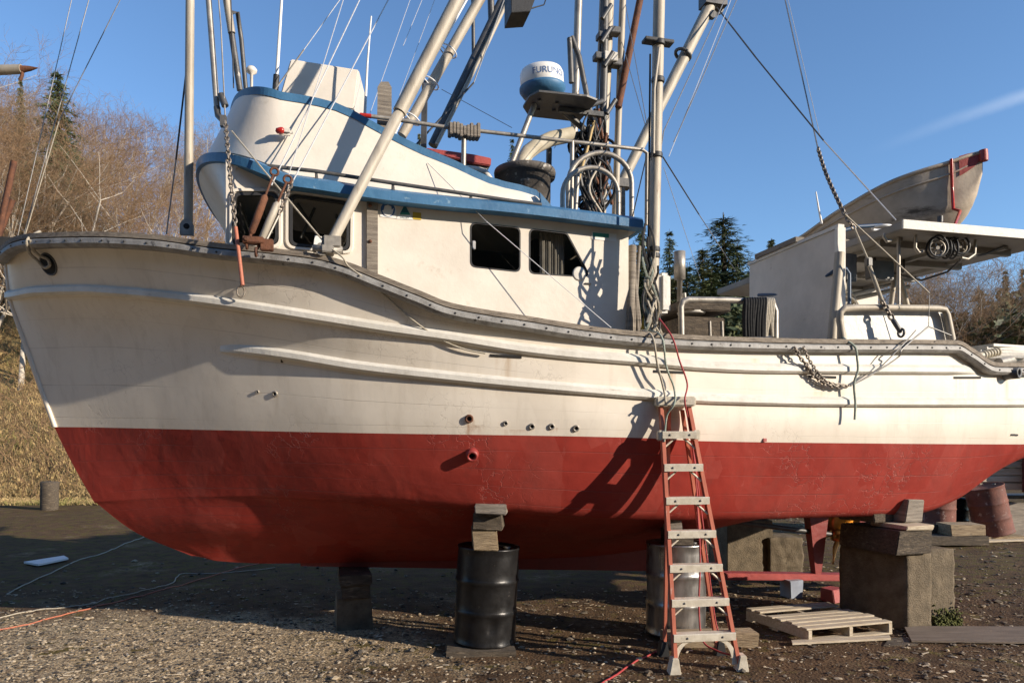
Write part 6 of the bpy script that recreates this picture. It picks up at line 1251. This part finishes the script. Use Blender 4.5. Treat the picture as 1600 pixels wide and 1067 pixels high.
def shrub(seed, H, Wd, n=2600):
    rs = random.Random(seed); tr = MB(); lobes = []
    for k in range(9): a = rs.uniform(0, 6.28); r = Wd * .36 * rs.random() ** .5; lobes.append((Vector((math.cos(a) * r, math.sin(a) * r, H * rs.uniform(.25, .80))), Vector((Wd * rs.uniform(.17, .3), Wd * rs.uniform(.17, .3), H * rs.uniform(.13, .24)))))
    for c, _ in lobes[:6]: tr.tube([(0, 0, -.3), (c.x * .4, c.y * .4, c.z * .5), tuple(c)], [H * .014, H * .010, .015], 5)
    mb = MB()
    for i in range(n):
        c, rad = lobes[rs.randrange(9)]; d = Vector((rs.gauss(0, 1), rs.gauss(0, 1), rs.gauss(0, 1))).normalized() * rs.uniform(.45, 1.12) ** .6; p = c + Vector((d.x * rad.x, d.y * rad.y, d.z * rad.z)); s = rs.uniform(.12, .30) * (H / 8) ** .5; e = Vector((rs.gauss(0, 1), rs.gauss(0, 1), rs.gauss(0, .7))).normalized(); q = e.orthogonal(); q = (q + Vector((rs.gauss(0, .5), rs.gauss(0, .5), rs.gauss(0, .5)))).normalized(); mb.add([p - e * s, p + q * s * .45, p + e * s, p - q * s * .45], [(0, 1, 2, 3)])
    return tr, mb
def make_tree(name, meshes, mats, parts):
    o = thing(name, (0, 0, 0), 'x', 'tree')
    for mb, m, pn in zip(meshes, mats, parts): mb.build(pn, m, o, keep=True, fixn=False)
    return o
PROTO = {}
def place(kind, maker, x, y, sc, rz, label, cat, group, z=None, sq=1):
    if kind not in PROTO: o = maker(); PROTO[kind] = [o, False]
    src = PROTO[kind]; o = src[0] if not src[1] else copy_tree(src[0]); src[1] = True
    o.location = (x, y, gz(x, y) - .1 if z is None else z); o.rotation_euler = (0, 0, rz); o.scale = (sc * sq, sc * sq, sc); tag(o, label, cat, group); return o
alder = lambda i: (lambda: make_tree('bare_alder_tree', bare_tree(100 + i, 11, .10, 1 if i % 2 else 3), (BARKP, TWIG if i % 3 else TWIG2), ('trunk', 'crown')))
spruce = lambda i: (lambda: make_tree('spruce_tree', conifer(50 + i, 14, 3.4 + .6 * (i % 2), 1.9, .22 + .08 * i), (BARKD, NEED if i % 2 else NEEDY), ('trunk', 'crown')))
bush = lambda i: (lambda: make_tree('evergreen_bush', shrub(70 + i, 7, 6), (BARKD, SHRUB), ('trunk', 'crown')))
rt = random.Random(31)
GL, GR_ = 'bare alders crowding the left bank', 'bare alders behind the stern'
n = 0
# left bank: the edge of the wood climbs from the yard
for row, (Y, cnt, pmin, pmax, top) in enumerate(((33, 9, -120, 400, .75), (37, 10, -140, 440, .95), (42, 8, -120, 460, 1.0), (48, 8, -120, 500, 1.0), (56, 7, -100, 540, 1.05))):
    for i in range(cnt):
        px = pmin + (pmax - pmin) * (i + rt.uniform(.1, .9)) / cnt; y = Y + rt.uniform(-2, 2); x = (px - CX) * y / F; g = gz(x, y)
        tpy = np.interp(px, [-150, 0, 60, 130, 175, 235, 300, 360, 560], [70, 95, 125, 205, 185, 172, 205, 280, 330]) + rt.uniform(-15, 60) + (4 - row) * 22
        want = CAMH + (HZ - tpy) * y / F; h = max(3.0, want - g); n += 1
        place('alder%d' % (n % 5), alder(n % 5), x, y, h / 11.3, rt.uniform(0, 6.28), 'bare brown alder tree crowding the bank beyond the bow', 'tree', GL, sq=rt.uniform(.85, 1.1))
def at(kind, mk, px, tpy, y, label, cat, group=None, H=14, sq=1): x = (px - CX) * y / F; g = gz(x, y); return place(kind, mk, x, y, max(.2, (CAMH + (HZ - tpy) * y / F - g) / H), rt.uniform(0, 6.28), label, cat, group, sq=sq)
at('spruce0', spruce(1), 90, 106, 38, 'tall dark spruce rising above the bare alders off the bow', 'tree', sq=1.15); at('spruce1', spruce(2), 32, 115, 44, 'brownish spruce at the far left behind the rusty spar', 'tree', sq=.5)
at('spruce2', spruce(3), 1130, 330, 62, 'broad tall spruce standing just forward of the stern shelter', 'tree', sq=2.5); at('spruce1', spruce(2), 1056, 430, 57, 'low rounded spruce between the rail pole and the stove pipe', 'tree', sq=1.7); at('spruce0', spruce(1), 1112, 420, 56, 'low dark spruce in front of the broad tall one', 'tree', sq=1.8); at('spruce2', spruce(3), 1018, 400, 59, 'dark spruce just left of the rail pole foot', 'tree', sq=1.4); at('spruce1', spruce(2), 1098, 385, 60, 'shorter yellowish spruce hugging the broad tall one', 'tree', sq=1.6); at('spruce0', spruce(1), 1152, 378, 60, 'spruce just right of the broad tall one, partly behind the shelter wall', 'tree', sq=1.3); at('spruce2', spruce(3), 1074, 408, 58, 'low full spruce left of the shorter yellowish one', 'tree', sq=1.5)
at('spruce0', spruce(1), 1046, 356, 66, 'slim spruce right of the rail pole', 'tree', sq=.9); at('spruce2', spruce(3), 1003, 345, 64, 'spruce seen between the wheelhouse and the rail pole', 'tree', sq=1.1); at('spruce1', spruce(2), 1205, 370, 70, 'spruce top peeping over the shelter wall', 'tree', sq=1.0); at('spruce2', spruce(3), 1168, 420, 66, 'low spruce beside the shelter wall', 'tree', sq=1.2)
at('spruce0', spruce(1), 800, 212, 60, 'spruce top showing behind the exhaust elbow', 'tree', sq=.6); at('spruce1', spruce(2), 655, 205, 58, 'spruce top showing behind the bridge coaming', 'tree', sq=.7)
for k, px in enumerate(range(560, 1120, 62)): at('bush%d' % (k % 2), bush(k % 2), px, 440 + (k * 37) % 30, 62 + (k * 13) % 9, 'dark evergreen bush in the low wood behind the hull', 'bush', 'bushes behind the hull', H=7, sq=1.1)
for k, (px, ty, y) in enumerate(((1100, 450, 56), (1150, 470, 54), (1250, 470, 62))): at('bush%d' % (k % 2), bush(k % 2), px, ty, y, ('evergreen bush at the foot of the broad spruce', 'lower evergreen bush left of the shelter wall', 'evergreen bush hidden behind the stern shelter')[k], 'bush', H=7)
for k in range(9):
    px = 1392 + k * 12 + rt.uniform(-6, 6); at('alder%d' % (k % 5), alder(k % 5), px, np.interp(px, [1380, 1440, 1500, 1560], [420, 425, 440, 470]) + rt.uniform(-5, 40), 46 + (k * 7) % 14, 'bare twiggy alder in the thicket behind the stern bin', 'tree', GR_, H=11.3)
for k, (px, ty, y) in enumerate(((1512, 478, 46), (1542, 458, 46), (1572, 450, 47), (1602, 446, 48), (1630, 445, 56), (1660, 440, 58), (1535, 520, 50), (1565, 505, 48), (1598, 515, 47), (1490, 520, 60), (1640, 500, 48), (1700, 450, 60), (1620, 560, 45), (1580, 560, 44))):
    at('bush%d' % (k % 2), bush(k % 2), px, ty, y, 'dense dark evergreen in the wood at the right edge', 'tree', 'evergreens at the right edge', H=7, sq=1.0)
for k, (px, ty, y) in enumerate(((1571, 418, 68), (1598, 416, 70), (1530, 445, 70), (1640, 410, 70))): at('spruce%d' % (k % 3), spruce((1, 2, 3)[k % 3]), px, ty, y, ('slim spruce top left of the edgemost one at the right', 'spruce top at the very right edge of the wood', 'short spruce top between the thicket and the right hand wood', 'spruce beyond the right edge of the wood')[k], 'tree', sq=.75)
# dry grass and brush on the bank
rg = random.Random(8); mb = MB()
for i in range(42000):
    y = 22.2 + 16 * rg.random() ** 1.6; x = rg.uniform(-.80, -.36) * y; z = gz(x, y); c = Vector((x, y, z - .03)); h = rg.uniform(.12, .42) * (1 if y > 24.4 else .45); a = rg.uniform(0, 6.28); w = rg.uniform(.006, .013); s = Vector((math.cos(a), math.sin(a), 0)); l_ = Vector((rg.gauss(0, .4), rg.gauss(0, .4), 0)) * h
    mb.add([c - s * w, c + s * w, c + l_ * .4 + s * w * .7 + UP * h * .65, c + l_ + UP * h * rg.uniform(.75, 1), c + l_ * .4 - s * w * .7 + UP * h * .65], [(0, 1, 2, 3, 4)], min(2, int(max(0, .9 + 1.9 * noise.noise(Vector((x * .25, y * .3, 0))) + rg.uniform(-.5, .5)))))
tag(mb.build('dry_grass', [M('straw_grass', (.56, .42, .20), (.42, .30, .13), 1, .9), M('tan_grass', (.44, .32, .15), (.32, .22, .10), 1, .9), M('olive_grass', (.28, .25, .08), (.19, .17, .055), 1, .9)], keep=True, fixn=False), 'dry grass covering the bank off the bow', 'grass', kind='stuff')
sg = Segs()
for i in range(1900):
    y = 23.5 + 18 * rg.random() ** 1.3; x = rg.uniform(-.82, -.34) * y; y += 1.5 * (rg.random() < .6); p = Vector((x, y, gz(x, y))); d = Vector((rg.gauss(0, .5), rg.gauss(0, .5), 1)).normalized(); L_ = rg.uniform(.6, 2.2)
    for j in range(3):
        q = p + d * L_ / 3; sg.a.append((tuple(p), tuple(q), .010, .007)); d = (d + Vector((rg.gauss(0, .3), rg.gauss(0, .3), -.12))).normalized()
        if j: e = (d + Vector((rg.gauss(0, .7), rg.gauss(0, .7), 0))).normalized(); sg.a.append((tuple(q), tuple(q + e * L_ * .3), .007, .004))
        p = q
tag(sg.mesh(3).build('brush', TWIG, keep=True, fixn=False), 'brown brambles and brush growing through the grass on the bank', 'brush', kind='stuff')
